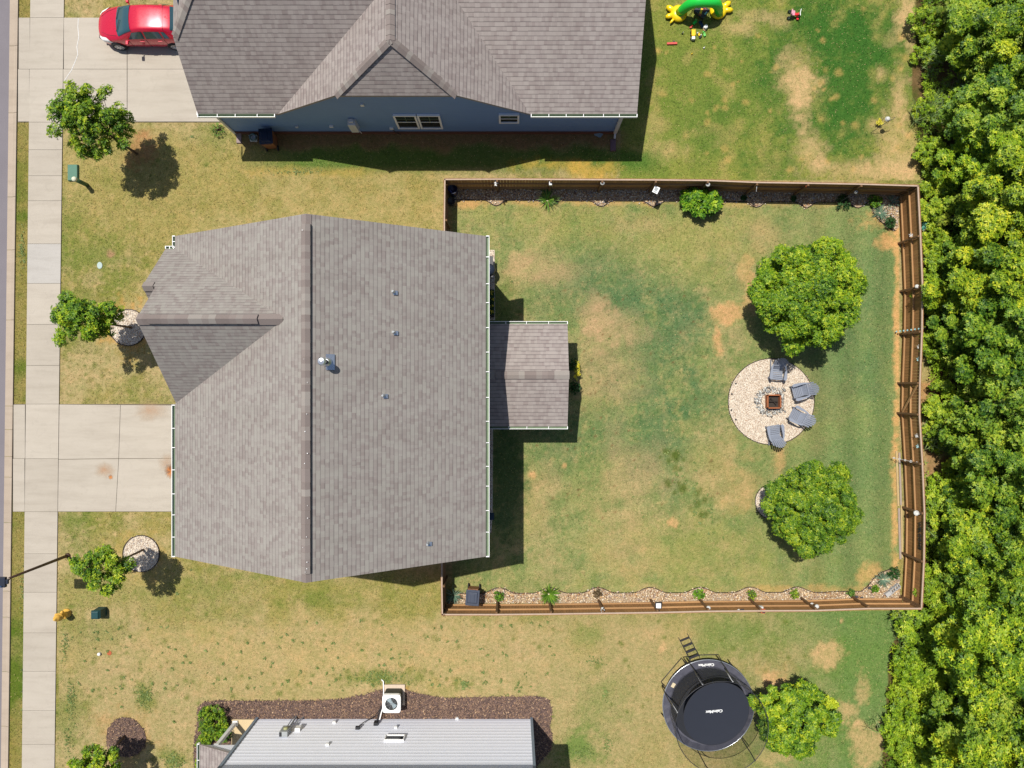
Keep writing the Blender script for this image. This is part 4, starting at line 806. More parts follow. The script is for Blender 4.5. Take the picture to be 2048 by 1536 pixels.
# ---------------------------------------------------------------- car
def car():
    c=thing('red_car','glossy red hatchback parked on the upper driveway with its nose to the street','car',(-19.78,17.12,0.045))
    xs=[0,.08,.25,.55,.95,1.15,1.55,1.95,2.3,2.8,3.3,3.75,4.1,4.32,4.44]
    top=[.62,.70,.79,.89,.98,1.04,1.26,1.42,1.475,1.48,1.45,1.37,1.25,1.12,.92]
    wd=[.36,.56,.72,.81,.845,.85,.865,.87,.872,.872,.87,.855,.83,.80,.74]
    rw=[.24,.42,.56,.66,.70,.70,.64,.60,.59,.59,.58,.56,.54,.54,.56]
    bl=[.56,.62,.68,.76,.86,.90,.92,.94,.95,.96,.98,1.0,1.0,.98,.84]
    def lerp(a,x): return float(np.interp(x,xs,a))
    def sec(x):
        T,Wd,Rw,B=lerp(top,x),lerp(wd,x),lerp(rw,x),lerp(bl,x); cr=.05
        return [(Wd*.92,.20),(Wd*.985,.32),(Wd,.52),(Wd*.995,.70*B/.9),(Wd*.965,B),(Rw+(.03 if x<1.2 else .02),T-cr-.03),(Rw-.05,T-cr*.45),(Rw*.5,T-.008),(0,T)]
    def S(x,t,off=0,sd=1):
        s=sec(x); i=min(int(t),7); f=t-i; y=s[i][0]*(1-f)+s[i+1][0]*f; z=s[i][1]*(1-f)+s[i+1][1]*f; dy=s[i+1][0]-s[i][0]; dz=s[i+1][1]-s[i][1]; l=math.hypot(dy,dz) or 1
        return Vector((x,sd*(y+off*dz/l),z-off*dy/l))
    vs=[];fs=[];n=17; X=[0,.04,.08,.15,.25,.4,.55,.75,.95,1.15,1.35,1.55,1.75,1.95,2.1,2.3,2.55,2.8,3.05,3.3,3.5,3.75,3.95,4.1,4.22,4.32,4.4,4.44]
    for x in X:
        s=sec(x); r=[(x,y,z) for y,z in s]; vs+=[(x,-y,z) for y,z in s]+[(x,y,z) for y,z in s[:-1][::-1]]
    for i in range(len(X)-1):
        for j in range(n-1): fs.append((i*n+j,(i+1)*n+j,(i+1)*n+j+1,i*n+j+1))
        fs.append((i*n+n-1,(i+1)*n+n-1,(i+1)*n,i*n))
    fs+= [tuple(range(n)),tuple((len(X)-1)*n+j for j in range(n-1,-1,-1))]
    b=MB(); b.add(vs,fs); body=b.build('body',M_CAR,c,smooth_=True); m=body.modifiers.new('s','SUBSURF'); m.levels=1;m.render_levels=2
    def patch(name,x0,x1,t0,t1,sd,mat,off=.014,nx=8,nt=6,sk0=0,sk1=0,both=False,par=None):
        b=MB(); vs=[];fs=[]
        for i in range(nx+1):
            for j in range(nt+1):
                f=j/nt; t=t0+(t1-t0)*f; xa=x0+sk0*f; xb=x1+sk1*f; x=xa+(xb-xa)*i/nx; vs.append(S(x,t,off,sd))
        for i in range(nx):
            for j in range(nt): fs.append((i*(nt+1)+j,(i+1)*(nt+1)+j,(i+1)*(nt+1)+j+1,i*(nt+1)+j+1))
        b.add(vs,fs); return b
    def full(name,x0,x1,t0,mat,off=.016,bow=.1,xc=None):
        vs=[];fs=[];nx=8;nt=14
        for i in range(nx+1):
            for j in range(nt+1):
                u=-1+2*j/nt; t=8-(8-t0)*abs(u); x=x0+(x1-x0)*i/nx+bow*(u*u)*(1-i/nx*.3); vs.append(S(x,t,off,1 if u>=0 else -1))
        for i in range(nx):
            for j in range(nt): fs.append((i*(nt+1)+j,(i+1)*(nt+1)+j,(i+1)*(nt+1)+j+1,i*(nt+1)+j+1))
        b=MB(); b.add(vs,fs); return b.build(name,mat,c,smooth_=True)
    full('windscreen',1.07,1.86,5.3,M_WIND,bow=.14)
    full('rear_window',3.78,4.2,5.4,M_WIND,bow=-.03)
    for sd in (1,-1):
        for (a,e,s0,s1) in ((1.62,2.42,.30,0),(2.50,3.30,0,-.08),(3.36,3.62,-.06,-.16)):
            patch('w',a,e,4.12,4.86,sd,None,.012,sk0=s0,sk1=s1).build('side_window',M_WIND,c,smooth_=True)
        patch('h',.10,.78,3.1,5.3,sd,None,.014,sk0=.03,sk1=-.30).build('headlight',M_WHITE2,c,smooth_=True)
        b=MB(); b.box((1.60,sd*1.0,.99),(.13,.20,.13)); b.beam((1.66,sd*.82,.93),(1.62,sd*.95,.97),.06,.05); b.build('mirror',M_CAR,c,bevel=.03)
        patch('t',4.1,4.34,3.6,4.6,sd,None,.012).build('tail_light',M_RED,c)
        for x in (.86,3.56):
            wf=MB(); wf.lathe([(.20,-.10),(.30,-.10),(.318,-.07),(.318,.07),(.30,.10),(.20,.10)],(x,sd*.80,.318),26,axis='Y',cap=False)
            w_=wf.build('wheel',M_RUBBER,c,smooth_=True); r=MB(); r.lathe([(.212,sd*.02),(.212,sd*.10),(.195,sd*.105),(.185,sd*.06),(.001,sd*.05)],(x,sd*.80,.318),24,axis='Y',cap=False)
            for k in range(7): a=2*PI*k/7; r.beam((x,sd*.895,.318),(x+.19*math.cos(a),sd*.900,.318+.19*math.sin(a)),.05,.03,up=(0,1,0))
            r.lathe([(.05,0),(.04,.02*sd)],(x,sd*.905,.318),12,axis='Y'); r.build('rim',M_ALLOY,w_)
            ar=MB(); ar.lathe([(.36,0),(.36,sd*.012),(.315,sd*.012)],(x,sd*(lerp(wd,x)-.004),.33),26,axis='Y',cap=False); ar.build('wheel_arch',M_BLACK,c)
    b=MB(); b.beam((1.10,-.5,1.06),(1.30,.02,1.18),.02,.02); b.beam((1.09,.1,1.06),(1.26,.6,1.12),.02,.02); b.build('wiper',M_BLACK,c)
    b=MB(); b.tube([(3.55,0,1.43),(3.66,0,1.50)],.01,5); b.build('aerial',M_BLACK,c)
    b=MB(); b.box((.0,0,.40),(.06,1.0,.16)); b.build('grille',M_BLACK,c)
    for sd in (1,-1):
        b=MB(); b.tube([S(.25,6.6,.004,sd),S(.6,6.2,.004,sd),S(1.06,5.9,.004,sd)],.006,4); b.build('bonnet_seam',M_BLACK,c)
    b=MB(); b.tube([S(3.45,t,.004,1) for t in (5,5.5,6,7,8)]+[S(3.45,t,.004,-1) for t in (7,6,5.5,5)],.006,4); b.build('roof_seam',M_BLACK,c)
    for x in (1.60,2.46,3.32):
        for sd in (1,-1): b=MB(); P=[S(x,t,.006,sd) for t in (1,2,3,4)]; b.tube(P,.006,4); b.build('door_seam',M_BLACK,c)
    for x in (2.25,3.1):
        for sd in (1,-1): b=MB(); p=S(x,3.6,.02,sd); b.box(tuple(p),(.2,.02,.025)); b.build('door_handle',M_CAR,c)
car()
# ---------------------------------------------------------------- adirondack chairs and fire pit
def adirondack():
    t=thing('adirondack_chair','','chair',(0,0,0),0,'grey adirondack chairs around the fire pit')
    # local: front towards +x, back towards -x
    b=MB()
    for i in range(6): b.box((.34-.088*i,0,.375-.020*i),(.073,.50,.022),ry=-.22)
    b.build('seat',M_ADIR,t,bevel=.004)
    b=MB(); n=7
    for i in range(n):
        u=(i-(n-1)/2)/((n-1)/2); hh=.86-.20*u*u; y0=u*.215;y1=u*.285; p=Vector((-.13,y0,.27));q=p+Vector((-.52*hh/.86,y1-y0,.74*hh/.86)); p2=q
        b.beam(p,q,.076,.02,up=(1,0,.7))
    b.build('backrest',M_ADIR,t,bevel=.004)
    for sd in (1,-1):
        b=MB(); P=[(.36,.27),(.40,.36),(.30,.42),(.0,.40),(-.25,.36),(-.38,.30),(-.38,.27),(-.1,.30),(.15,.28)]; b.prism([(x,sd*y) for x,y in P],.555,.58); b.build('armrest',M_ADIR,t,bevel=.004)
        b=MB(); b.box((.30,sd*.30,.28),(.10,.03,.55)); b.build('leg',M_ADIR,t,bevel=.004)
        b=MB(); b.beam((.36,sd*.262,.36),(-.58,sd*.262,.06),.028,.11); b.build('leg',M_ADIR,t,bevel=.004)
    b=MB(); b.beam((-.30,-.29,.53),(-.30,.29,.53),.03,.06); b.build('back_brace',M_ADIR,t)
    return t
ch0=adirondack()
CH=[((1554,744),-95,'grey adirondack chair on the gravel circle nearest the big round tree, half in shade'),
    ((1600,782),195,'upper of the two grey adirondack chairs on the right of the fire pit'),
    ((1595,832),152,'lower of the two grey adirondack chairs on the right of the fire pit'),
    ((1549,866),98,'grey adirondack chair at the bottom of the gravel circle')]
for i,((px,py),a,l) in enumerate(CH):
    v=W(px,py,.35); o=ch0 if i==0 else dup(ch0); o.location=(v.x,v.y,.02); o.rotation_euler=(0,0,R(a)); o['label']=l
def firepit():
    v=W(1548,803,.36); t=thing('fire_pit','square rusty steel fire pit in the middle of the gravel circle','fire pit',(v.x,v.y,.02)); s=.30
    b=MB()
    for (x,y,dx,dy) in ((s,0,.02,.64),(-s,0,.02,.64),(0,s,.6,.02),(0,-s,.6,.02)): b.box((x,y,.19),(dx,dy,.34))
    for (x,y,dx,dy) in ((s+.01,0,.06,.68),(-s-.01,0,.06,.68),(0,s+.01,.68,.06),(0,-s-.01,.68,.06)): b.box((x,y,.37),(dx,dy,.025))
    b.build('frame',M_RUST,t)
    b=MB(); b.box((0,0,.10),(.56,.56,.05)); b.build('ash_bed',M_ASH,t)
    b=MB()
    for i in range(6): a=random.random()*3; b.tube([(-.2*math.cos(a)+random.uniform(-.05,.05),-.2*math.sin(a),.15+.02*i),(.2*math.cos(a),.2*math.sin(a),.16+.02*i)],.03,7)
    b.build('charred_wood',paint('charred_wood',A(60,52,46),.95,var=.5,scale=20),t)
    g=np.random.default_rng(3); n=330; rr=.38+.26*g.random(n)**1.3; th=g.random(n)*2*PI; P=[]
    # ring of larger stones
    s_=.03+.035*g.random(n); q=g.random(n)*2*PI
    V=OCT[None]*np.stack([s_*1.3,s_,s_*.7],1)[:,None,:]+g.normal(0,.008,(n,6,3)); ca,sa=np.cos(q)[:,None],np.sin(q)[:,None]
    cx=np.clip(np.cos(th)*rr*1.25,-.75,.6)-.06; cy=np.sin(th)*rr*1.15; inside=(abs(cx)<.34)&(abs(cy)<.34); cx[inside]*=1.9; cy[inside]*=1.9
    inside=(abs(cx)<.34)&(abs(cy)<.34); cx[inside]=.5
    V=np.stack([V[...,0]*ca-V[...,1]*sa+cx[:,None]+v.x,V[...,0]*sa+V[...,1]*ca+cy[:,None]+v.y,V[...,2]+.05],-1).reshape(-1,3)
    Fq=(OCF[None]+6*np.arange(n)[:,None,None]).reshape(-1,3); cl=np.array([A(238,238,232),A(196,196,190),A(160,160,158),A(228,220,206),A(120,116,112),A(210,206,198)]); c=np.repeat(cl[g.integers(0,6,n)],8,0)
    tag(npmesh('river_rocks',V,Fq,M_STONE,col=c),kind='stuff')
firepit()
for i,(px,py) in enumerate(((1471,767),(1463,788),(1462,820),(1471,839))):
    v=W(px,py); b=MB(); b.lathe([(.035,0),(.045,.04),(.03,.07),(.005,.075)],(0,0,0),10); o=b.build('path_light',M_DARK); o.location=(v.x,v.y,.02); tag(o,['small dark solar light on the gravel rim, first from the top','small dark solar light on the gravel rim, second from the top','small dark solar light on the gravel rim, third from the top','small dark solar light on the gravel rim, lowest of four'][i],'light','solar lights on the fire pit rim')
# ---------------------------------------------------------------- trampoline
def text_obj(name,s,size,loc,rz,mat,parent,font_ext=.002,rot=None,sx=1,bold=.0):
    cu=bpy.data.curves.new(name,'FONT'); cu.body=s; cu.size=size; cu.extrude=font_ext; cu.align_x='CENTER'; cu.align_y='CENTER'; cu.offset=bold
    tmp=bpy.data.objects.new(name,cu); sc.collection.objects.link(tmp); dg=bpy.context.evaluated_depsgraph_get(); me=bpy.data.meshes.new_from_object(tmp.evaluated_get(dg)); bpy.data.objects.remove(tmp)
    me.name=name; me.materials.clear(); me.materials.append(mat); o=bpy.data.objects.new(name,me); sc.collection.objects.link(o); o.parent=parent; o.location=loc; o.rotation_euler=rot if rot else (0,0,rz); o.scale=(sx,1,1); return o
def trampoline():
    cx,cy=9.32,-15.25; t=thing('trampoline','large round black trampoline with net and ladder','trampoline',(cx,cy,0)); zr=.9; Rr=2.13
    b=MB(); b.ring((0,0,zr+.01),2.165,.022,64,8); b.build('rim_frame',M_GALV,t,smooth_=True)
    b=MB(); n=64
    for i in range(n):
        a,c=2*PI*i/n,2*PI*(i+1)/n; w1=.018*math.sin(i*2.3);w2=.018*math.sin((i+1)*2.3)
        P=lambda r,q,z:(r*math.cos(q),r*math.sin(q),z)
        b.poly([P(1.79,a,zr+.03),P(2.12,a,zr+.055+w1),P(2.12,c,zr+.055+w2),P(1.79,c,zr+.03)]); b.poly([P(2.12,a,zr+.055+w1),P(2.18,a,zr-.03),P(2.18,c,zr-.03),P(2.12,c,zr+.055+w2)])
    pad=b.build('spring_pad',M_PAD,t)
    b=MB(); b.lathe([(1.80,zr-.01),(1.80,zr+.012),(0.001,zr-.02)],(0,0,0),64); b.build('jumping_mat',M_MAT2,t)
    text_obj('lettering','CalmMax',.17,(-.12,1.95,zr+.085),R(180+3),M_WHITE2,pad,bold=.006,sx=1.15)
    b=MB(); b.box((-1.68,.98,zr+.072),(.16,.22,.01),rz=-.5); b.build('warning_label',paint('cream_label',A(230,214,180),.7),pad)
    angs=[162,114,76,12,-45,-103]; HT=3.1
    def D(a,r,z): return (r*math.cos(R(a)),r*math.sin(R(a)),z)
    for a in angs: b=MB(); b.tube([D(a,2.2,.35),D(a,2.22,.9),D(a,2.2,2.2),D(a,2.08,HT)],.024,8,k=0); b.build('net_pole',M_DARK,t,smooth_=True)
    for a in angs[:3]:
        b=MB(); b.tube([D(a,2.13,1.9),D(a,2.08,HT-.01)],.027,8); b.build('pole_sleeve',M_LTGREY,t,smooth_=True)
    b=MB(); b.ring((0,0,HT),2.06,.016,64,6); b.build('top_hoop',M_DARK,t,smooth_=True)
    for a,c in ((160,119),(117,71),(58,15),(-5,-45),(-60,-100),(-118,-160)):
        b=MB(); m=(a+c)/2; b.tube([D(a,2.1,.88),D(a,2.17,.4),D(a,2.2,.05),D(m,2.06,.03),D(c,2.2,.05),D(c,2.17,.4),D(c,2.1,.88)],.021,8); b.build('leg',M_DARK,t,smooth_=True)
    vs=[];fs=[];n=72
    for j,(r,z) in enumerate(((1.86,zr+.06),(1.95,1.5),(2.0,2.2),(2.03,2.7),(2.06,HT))):
        for i in range(n): a=2*PI*i/n; q=r*(1+.012*math.sin(i*1.7+j)); vs.append((q*math.cos(a),q*math.sin(a),z))
    for j in range(4):
        for i in range(n): fs.append((j*n+i,j*n+(i+1)%n,(j+1)*n+(i+1)%n,(j+1)*n+i))
    b=MB(); b.add(vs,fs); b.build('net',M_NET,t,smooth_=True)
    # sun canopy: a round sheet slung from the poles, lower on one side
    v=W(1433,1428,2.62); u=(v.x-cx,v.y-cy); vs=[(u[0],u[1],2.56)];fs=[];n=72;rings=(.4,.8,1.2,1.45,1.55)
    def zc(x,y): return 2.62-.17*(x-u[0])+.20*(y-u[1])
    for r in rings:
        for i in range(n): a=2*PI*i/n; x=u[0]+r*math.cos(a);y=u[1]+r*math.sin(a); vs.append((x,y,zc(x,y)-.06*(1-(r/1.55)**2)-(.05 if r>1.5 else 0)*0))
    for i in range(n): fs.append((0,1+i,1+(i+1)%n))
    for j in range(len(rings)-1):
        for i in range(n): fs.append((1+j*n+i,1+(j+1)*n+i,1+(j+1)*n+(i+1)%n,1+j*n+(i+1)%n))
    b=MB(); b.add(vs,fs); cn=b.build('canopy',M_MAT,t,smooth_=True)
    b=MB(); P=[(u[0]+1.55*math.cos(2*PI*i/n),u[1]+1.55*math.sin(2*PI*i/n)) for i in range(n+1)]; b.tube([(x,y,zc(x,y)) for x,y in P],.012,5,cap=False); b.build('canopy_hem',M_DARK,t)
    nr=Vector((.17,-.20,1)).normalized(); xa=Vector((-1,.03,0)); xa=(xa-nr*xa.dot(nr)).normalized(); ya=nr.cross(xa); q=Matrix((xa,ya,nr)).transposed()
    text_obj('lettering','CalmMax',.19,(u[0]-.10,u[1]+.12,zc(u[0]-.1,u[1]+.12)-.06+.018),0,M_WHITE2,cn,rot=q.to_euler(),bold=.008,sx=1.1)
    b=MB(); a0=(1.05-1.3,2.2)
    p=Vector((-.62,2.16,.9));q_=Vector((-1.0,3.0,.0)); s=Vector((.22,.09,0))
    for sg in (1,-1): b.tube([p+s*sg,q_+s*sg],.017,7)
    for i in range(4): f=.12+.24*i; c=p+(q_-p)*f; b.beam(c-s,c+s,.10,.02,up=(-.4,.6,.5))
    b.build('ladder',M_DARK,t)
    b=MB(); b.tube([(-.05,1.62,2.2),(.15,1.35,1.7),(.25,1.1,1.35),(.12,1.2,1.3),(-.02,1.45,1.7)],.012,5); b.build('net_tie',M_WHITE2,t)
trampoline()
# ---------------------------------------------------------------- street lamp
def lamp():
    base=W(136,1111,0); t=thing('street_lamp','dark bronze street lamp with a box head over the kerb','street lamp',tuple(base)); hh=4.05
    b=MB(); b.tube([(0,0,0),(0,0,2),(0,0,hh)],[.075,.062,.05],12); b.lathe([(.13,0),(.13,.05),(.08,.1)],(0,0,0),12); b.build('pole',M_LAMP,t,smooth_=True)
    e=W(20,1156,hh)-base; hd=W(4,1164,hh+.05)-base
    b=MB(); b.beam((0,0,hh-.03),(hd.x+.2,hd.y+.02,hh+.03),.07,.09); b.build('arm',M_LAMP,t)
    b=MB(); b.box((hd.x-.12,hd.y-.0,hh+.07),(.62,.44,.15)); b.box((hd.x+.22,hd.y+.02,hh+.06),(.14,.2,.1)); b.build('lamp_head',paint('dark_head',(.012,.016,.03),.4),t,bevel=.02)
    b=MB(); b.box((hd.x-.2,hd.y,hh+.16),(.2,.2,.03)); b.lathe([(.03,hh+.14),(.03,hh+.2)],(hd.x+.05,hd.y-.16,0),8); b.build('photocell',paint('blue_cell',A(60,90,130),.3),t)
lamp()
# ---------------------------------------------------------------- utilities in the front lawn
def misc():
    # cable cabinet lid flush with lawn + marker post
    v=W(145,345,.12); b=MB(); b.box((0,0,.07),(.50,.82,.14),taper=.93); o=b.build('utility_box',M_TEAL,bevel=.02); o.location=(v.x,v.y,0); tag(o,'low pale green utility box lid in the lawn below the first street tree','utility box')
    v0=W(174,370,0); t=thing('marker_post','green round marker post with a white cap beside the utility box','post',tuple(v0)); b=MB(); b.tube([(0,0,0),(0,0,1.0)],.10,14); b.build('post',paint('marker_green',A(84,120,84),.6),t,smooth_=True); b=MB(); b.lathe([(.115,.95),(.12,1.02),(.09,1.08),(.01,1.1)],(0,0,0),16); b.build('cap',paint('cream_cap',A(240,240,210),.5),t,smooth_=True)
    # hydrant
    v=W(134,1226,0); t=thing('fire_hydrant','orange yellow fire hydrant beside the sidewalk','hydrant',tuple(v)); t.scale=(1.1,1.1,1.25)
    b=MB(); b.lathe([(.20,0),(.20,.05),(.13,.07),(.12,.45),(.17,.46),(.17,.51),(.14,.52),(.15,.60),(.12,.68),(.05,.73),(.04,.80),(.01,.8)],(0,0,0),20); b.build('body',M_HYD,t,smooth_=True)
    for a in (70,-20,160): b=MB(); x,y=math.cos(R(a)),math.sin(R(a)); b.tube([(x*.1,y*.1,.40),(x*.22,y*.22,.40)],.065,12); b.tube([(x*.22,y*.22,.40),(x*.25,y*.25,.40)],.045,6); b.build('outlet_cap',M_HYD,t,smooth_=True)
    # dark green pedestal
    v=W(206,1222,.0); t=thing('transformer_pedestal','small dark green utility pedestal right of the hydrant','utility box',tuple(v)); b=MB(); b.box((0,0,.28),(.42,.44,.56),taper=.9); b.build('cabinet',M_TEALD,t,bevel=.03); b=MB(); b.box((-.04,0,.60),(.42,.44,.10),taper=.75); b.build('lid',M_TEALD,t,bevel=.02)
    v=W(200,531,0); b=MB(); b.lathe([(.13,0),(.13,.03),(.11,.04)],(0,0,0),18,sy=1.3); o=b.build('valve_cover',paint('pale_cyan_cover',A(196,214,208),.8)); o.location=(v.x,v.y,.0); tag(o,'small pale round cover in the front lawn','cover')
    v=W(200,1307,0); b=MB(); b.lathe([(.07,0),(.075,.12),(.03,.15),(.001,.15)],(0,0,0),12); o=b.build('cleanout_cap',M_WHITE2); o.location=(v.x,v.y,0); tag(o,'small white cap standing in the dry lawn right of the sidewalk','cap')
    v=W(219,1306,0); b=MB(); b.lathe([(.11,0),(.11,.02),(.06,.024)],(0,0,0),14); o=b.build('valve_cover',M_TERRA); o.location=(v.x,v.y,0); tag(o,'small reddish round cover next to the white cap','cover')
    # air conditioner
    t=thing('air_conditioner','air conditioner with a white top and round fan beside the grey house','air conditioner',(-5.73,-15.20,0)); s=.43
    b=MB(); b.box((.02,.08,.05),(1.0,1.0,.08)); b.build('pad',paint('ac_pad',A(226,206,184),.9),t)
    b=MB(); n=8; P=[]
    def rr(s,r,n=6): 
        o=[]
        for (cx,cy,a0) in ((s-r,s-r,0),(-s+r,s-r,90),(-s+r,-s+r,180),(s-r,-s+r,270)):
            for i in range(n+1): a=R(a0+90*i/n); o.append((cx+r*math.cos(a),cy+r*math.sin(a)))
        return o
    b.prism(rr(s-.02,.09),.09,.70); b.build('coil_cabinet',paint('dark_coil',(.03,.035,.03),.6),t)
    b=MB(); n=48; o_=[(s*math.cos(2*PI*i/n)/(abs(math.cos(2*PI*i/n))**9+abs(math.sin(2*PI*i/n))**9)**(1/9),s*math.sin(2*PI*i/n)/(abs(math.cos(2*PI*i/n))**9+abs(math.sin(2*PI*i/n))**9)**(1/9)) for i in range(n)]; inn=[(.30*math.cos(2*PI*i/n),.30*math.sin(2*PI*i/n)) for i in range(n)]
    vs=[(x,y,.86) for x,y in o_]+[(x,y,.875) for x,y in inn]+[(x,y,.68) for x,y in o_]; b.add(vs,[(i,(i+1)%n,(i+1)%n+n,i+n) for i in range(n)]+[(i+2*n,(i+1)%n+2*n,(i+1)%n,i) for i in range(n)]); b.build('top_cover',M_WHITE,t)
    b=MB(); b.lathe([(.31,.86),(.31,.865),(.001,.865)],(0,0,-.155),24); b.build('fan_well',M_BLACK,t)
    b=MB()
    for a in (125,5,-55,):
        pass
    for a in (130,-45): 
        c,s_=math.cos(R(a)),math.sin(R(a)); P=[(.04*c-.05*s_,.04*s_+.05*c),(.27*math.cos(R(a+24)),.27*math.sin(R(a+24))),(.27*math.cos(R(a-8)),.27*math.sin(R(a-8))),(.27*math.cos(R(a-30)),.27*math.sin(R(a-30))),(.04*c+.05*s_,.04*s_-.05*c)]; b.prism(P,.77,.785)
    b.lathe([(.075,.76),(.075,.80),(.03,.81)],(0,0,0),14); b.build('fan',paint('fan_blade',A(170,190,200),.4),t)
    b=MB()
    for rr_ in (.07,.13,.19,.25): b.ring((0,0,.872),rr_,.0035,30,4)
    for i in range(8): a=2*PI*i/8+.4; b.tube([(0,0,.875),(.29*math.cos(a),.29*math.sin(a),.872)],.004,4)
    b.build('fan_guard',M_MIDGREY,t)
    b=MB(); b.tube([(-.62,.82,.06),(-.52,.75,.1),(-.5,.3,.12),(-.52,-.4,.2),(-.62,-.9,.55)],.028,7); b.build('drain_pipe',M_WHITE,t,smooth_=True)
    # bins
    def bin_(name,label,x,y,rz,body,lid,lidlabel=None,tilt=0):
        t=thing(name,label,'trash bin',(x,y,0),rz); b=MB(); b.box((0,0,.52),(.50,.58,.92),taper=1.16); b.build('body',body,t,bevel=.02); b=MB(); b.box((0,.0,1.02),(.64,.74,.05)); b.box((0,.02,1.06),(.5,.56,.05),taper=.85); b.box((0,-.02,1.09),(.2,.4,.02)); l=b.build('lid',lid,t,bevel=.02)
        b=MB(); b.tube([(-.22,.40,1.0),(.22,.40,1.0)],.02,7); b.box((-.2,.38,1.0),(.05,.1,.05)); b.box((.2,.38,1.0),(.05,.1,.05)); b.build('handle',body,t)
        for sx in (1,-1): b=MB(); b.lathe([(.12,-.03),(.14,-.02),(.14,.02),(.12,.03)],(sx*.27,.30,.14),14,axis='X'); b.build('wheel',M_RUBBER,t)
        return t
    v=W(945,1198,1.0); bin_('wheelie_bin','grey black wheeled bin in the lower gravel bed',v.x,v.y+.06,R(-4),M_BROWNB,paint('slate_lid',A(72,80,98),.45,var=.1))
    v=W(531,272,1.05); bin_('wheelie_bin','brown wheeled bin with dark blue lid against the blue siding wall',v.x,v.y,R(180+4),M_BROWNB,paint('navy_lid',A(22,40,72),.4,var=.15))
    # hose reel + bits beside the bin
    v=W(503,272,.4); t=thing('hose_reel','pale green hose reel lying by the blue wall left of the bin','hose reel',(v.x,v.y,0)); b=MB()
    for i in range(3): b.ring((0,0,.16+.05*i),.15,.025,20,6)
    b.build('hose',paint('sage_hose',A(120,150,150),.5),t); b=MB(); b.box((0,0,.08),(.34,.3,.14)); b.tube([(-.22,.1,.2),(.2,-.25,.3)],.012,5); b.build('frame',M_LTGREY,t)
    v=W(1198,266,.1); t=thing('downspout_splash','folded grey blue tarp piece on the soil at the foot of the blue wall','tarp',(v.x,v.y,0)); b=MB()
    for i in range(4): a=i*PI/2+.4; b.poly([(0,0,.16),(.24*math.cos(a),.2*math.sin(a),.02),(.24*math.cos(a+1.2),.2*math.sin(a+1.2),.05)]); b.poly([(0,0,.155),(.24*math.cos(a+1.2),.2*math.sin(a+1.2),.05),(.24*math.cos(a+PI/2),.2*math.sin(a+PI/2),.02)])
    b.build('sheet',paint('tarp_blue',A(120,150,165),.5),t)
    # rain barrels in the fence corner
    for (px,py,r,hh,m,l) in ((905,378,.23,.75,M_NAVY,'navy blue barrel in the top left corner of the fence'),(903,402,.19,.35,M_DARK,'low dark pot below the navy barrel in the fence corner')):
        v=W(px,py,hh); b=MB(); b.lathe([(r*.85,0),(r,.25*hh),(r*1.03,.55*hh),(r,.9*hh),(r*.98,hh),(r*.86,hh),(r*.84,hh*.8),(.001,hh*.78)],(0,0,0),22); o=b.build('barrel' if hh>.5 else 'planter_pot',m,smooth_=True); o.location=(v.x,v.y,0.01); tag(o,l,'barrel' if hh>.5 else 'pot')
    # items against the back wall
    v=W(979,537,.8); t=thing('kettle_grill','dark covered grill half hidden under the back eave','grill',(v.x,v.y,0)); b=MB(); b.lathe([(.05,.45),(.24,.55),(.29,.72),(.27,.85),(.16,.95),(.03,.98)],(0,-.05,0),22); b.build('bowl',paint('grill_blue_black',A(48,56,72),.35),t,smooth_=True); b=MB(); b.box((0,.1,.35),(.3,.9,.06)); b.box((0,.1,.72),(.34,1.0,.03)); b.build('side_shelf',M_DARK,t)
    for a in range(3): b=MB(); q=2*PI*a/3; b.tube([(0,-.05,.6),(.3*math.cos(q),.3*math.sin(q)-.05,0)],.014,6); b.build('leg',M_DARK,t)
    v=W(983,606,.3); t=thing('planter_box','long black planter box with yellow flowers beside the back wall','planter',(v.x,v.y,0)); b=MB(); b.box((0,0,.2),(.26,1.3,.36)); b.build('box',M_BLACK,t,bevel=.01)
    g=np.random.default_rng(8); n=160; C=np.stack([g.uniform(-.12,.12,n),g.uniform(-.6,.6,n),.4+.08*g.random(n)],1); V,Fq,T=whorl(C,np.tile([0,0,1.],(n,1))+g.normal(0,.3,(n,3)),.06,5,g); npmesh('foliage',V,Fq,M_DKLEAF,t,tint=T); n=34; C=np.stack([g.uniform(-.12,.12,n),np.repeat([-.42,-.15,.15,.5],9)[:n]+g.normal(0,.05,n),.5+.03*g.random(n)],1); V,Fq,T=whorl(C,np.tile([0,0,1.],(n,1)),.045,6,g); npmesh('flowers',V,Fq,M_YLEAF,t,tint=T)
    v=W(981,1033,.1); b=MB(); b.box((0,0,.04),(.34,.34,.05)); o=b.build('drain_cover',paint('dark_teal_cover',A(20,52,70),.6),bevel=.01); o.location=(v.x,v.y,.02); tag(o,'dark square cover on the gravel beside the back wall','cover')
    # planks along the fence
    for (a,b_,m,l,w_,z) in (((1792,902),(1796,1012),M_LUMB,'pale long lumber board nearest the lawn beside the fence',.09,.03),((1798,905),(1801,1010),M_LUMBG,'grey weathered board behind the pale lumber board by the fence',.09,.03),((1797,1016),(1800,1118),M_LUMBG,'grey purple board on the ground by the welcome section of fence',.10,.03),((1802,1010),(1803.5,1115),M_LUMB,'narrow tan board tight against the foot of the fence',.07,.03)):
        p=W(*a);q=W(*b_); b=MB(); b.beam(p-p+Vector((0,0,z)),q-p+Vector((0,0,z)),w_,.045); o=b.build('lumber_board',m,bevel=.004); o.location=p; tag(o,l,'board','loose boards along the fence foot')
    # concrete blocks and ornaments in the corner bed
    v=W(1789,1175,.1); 
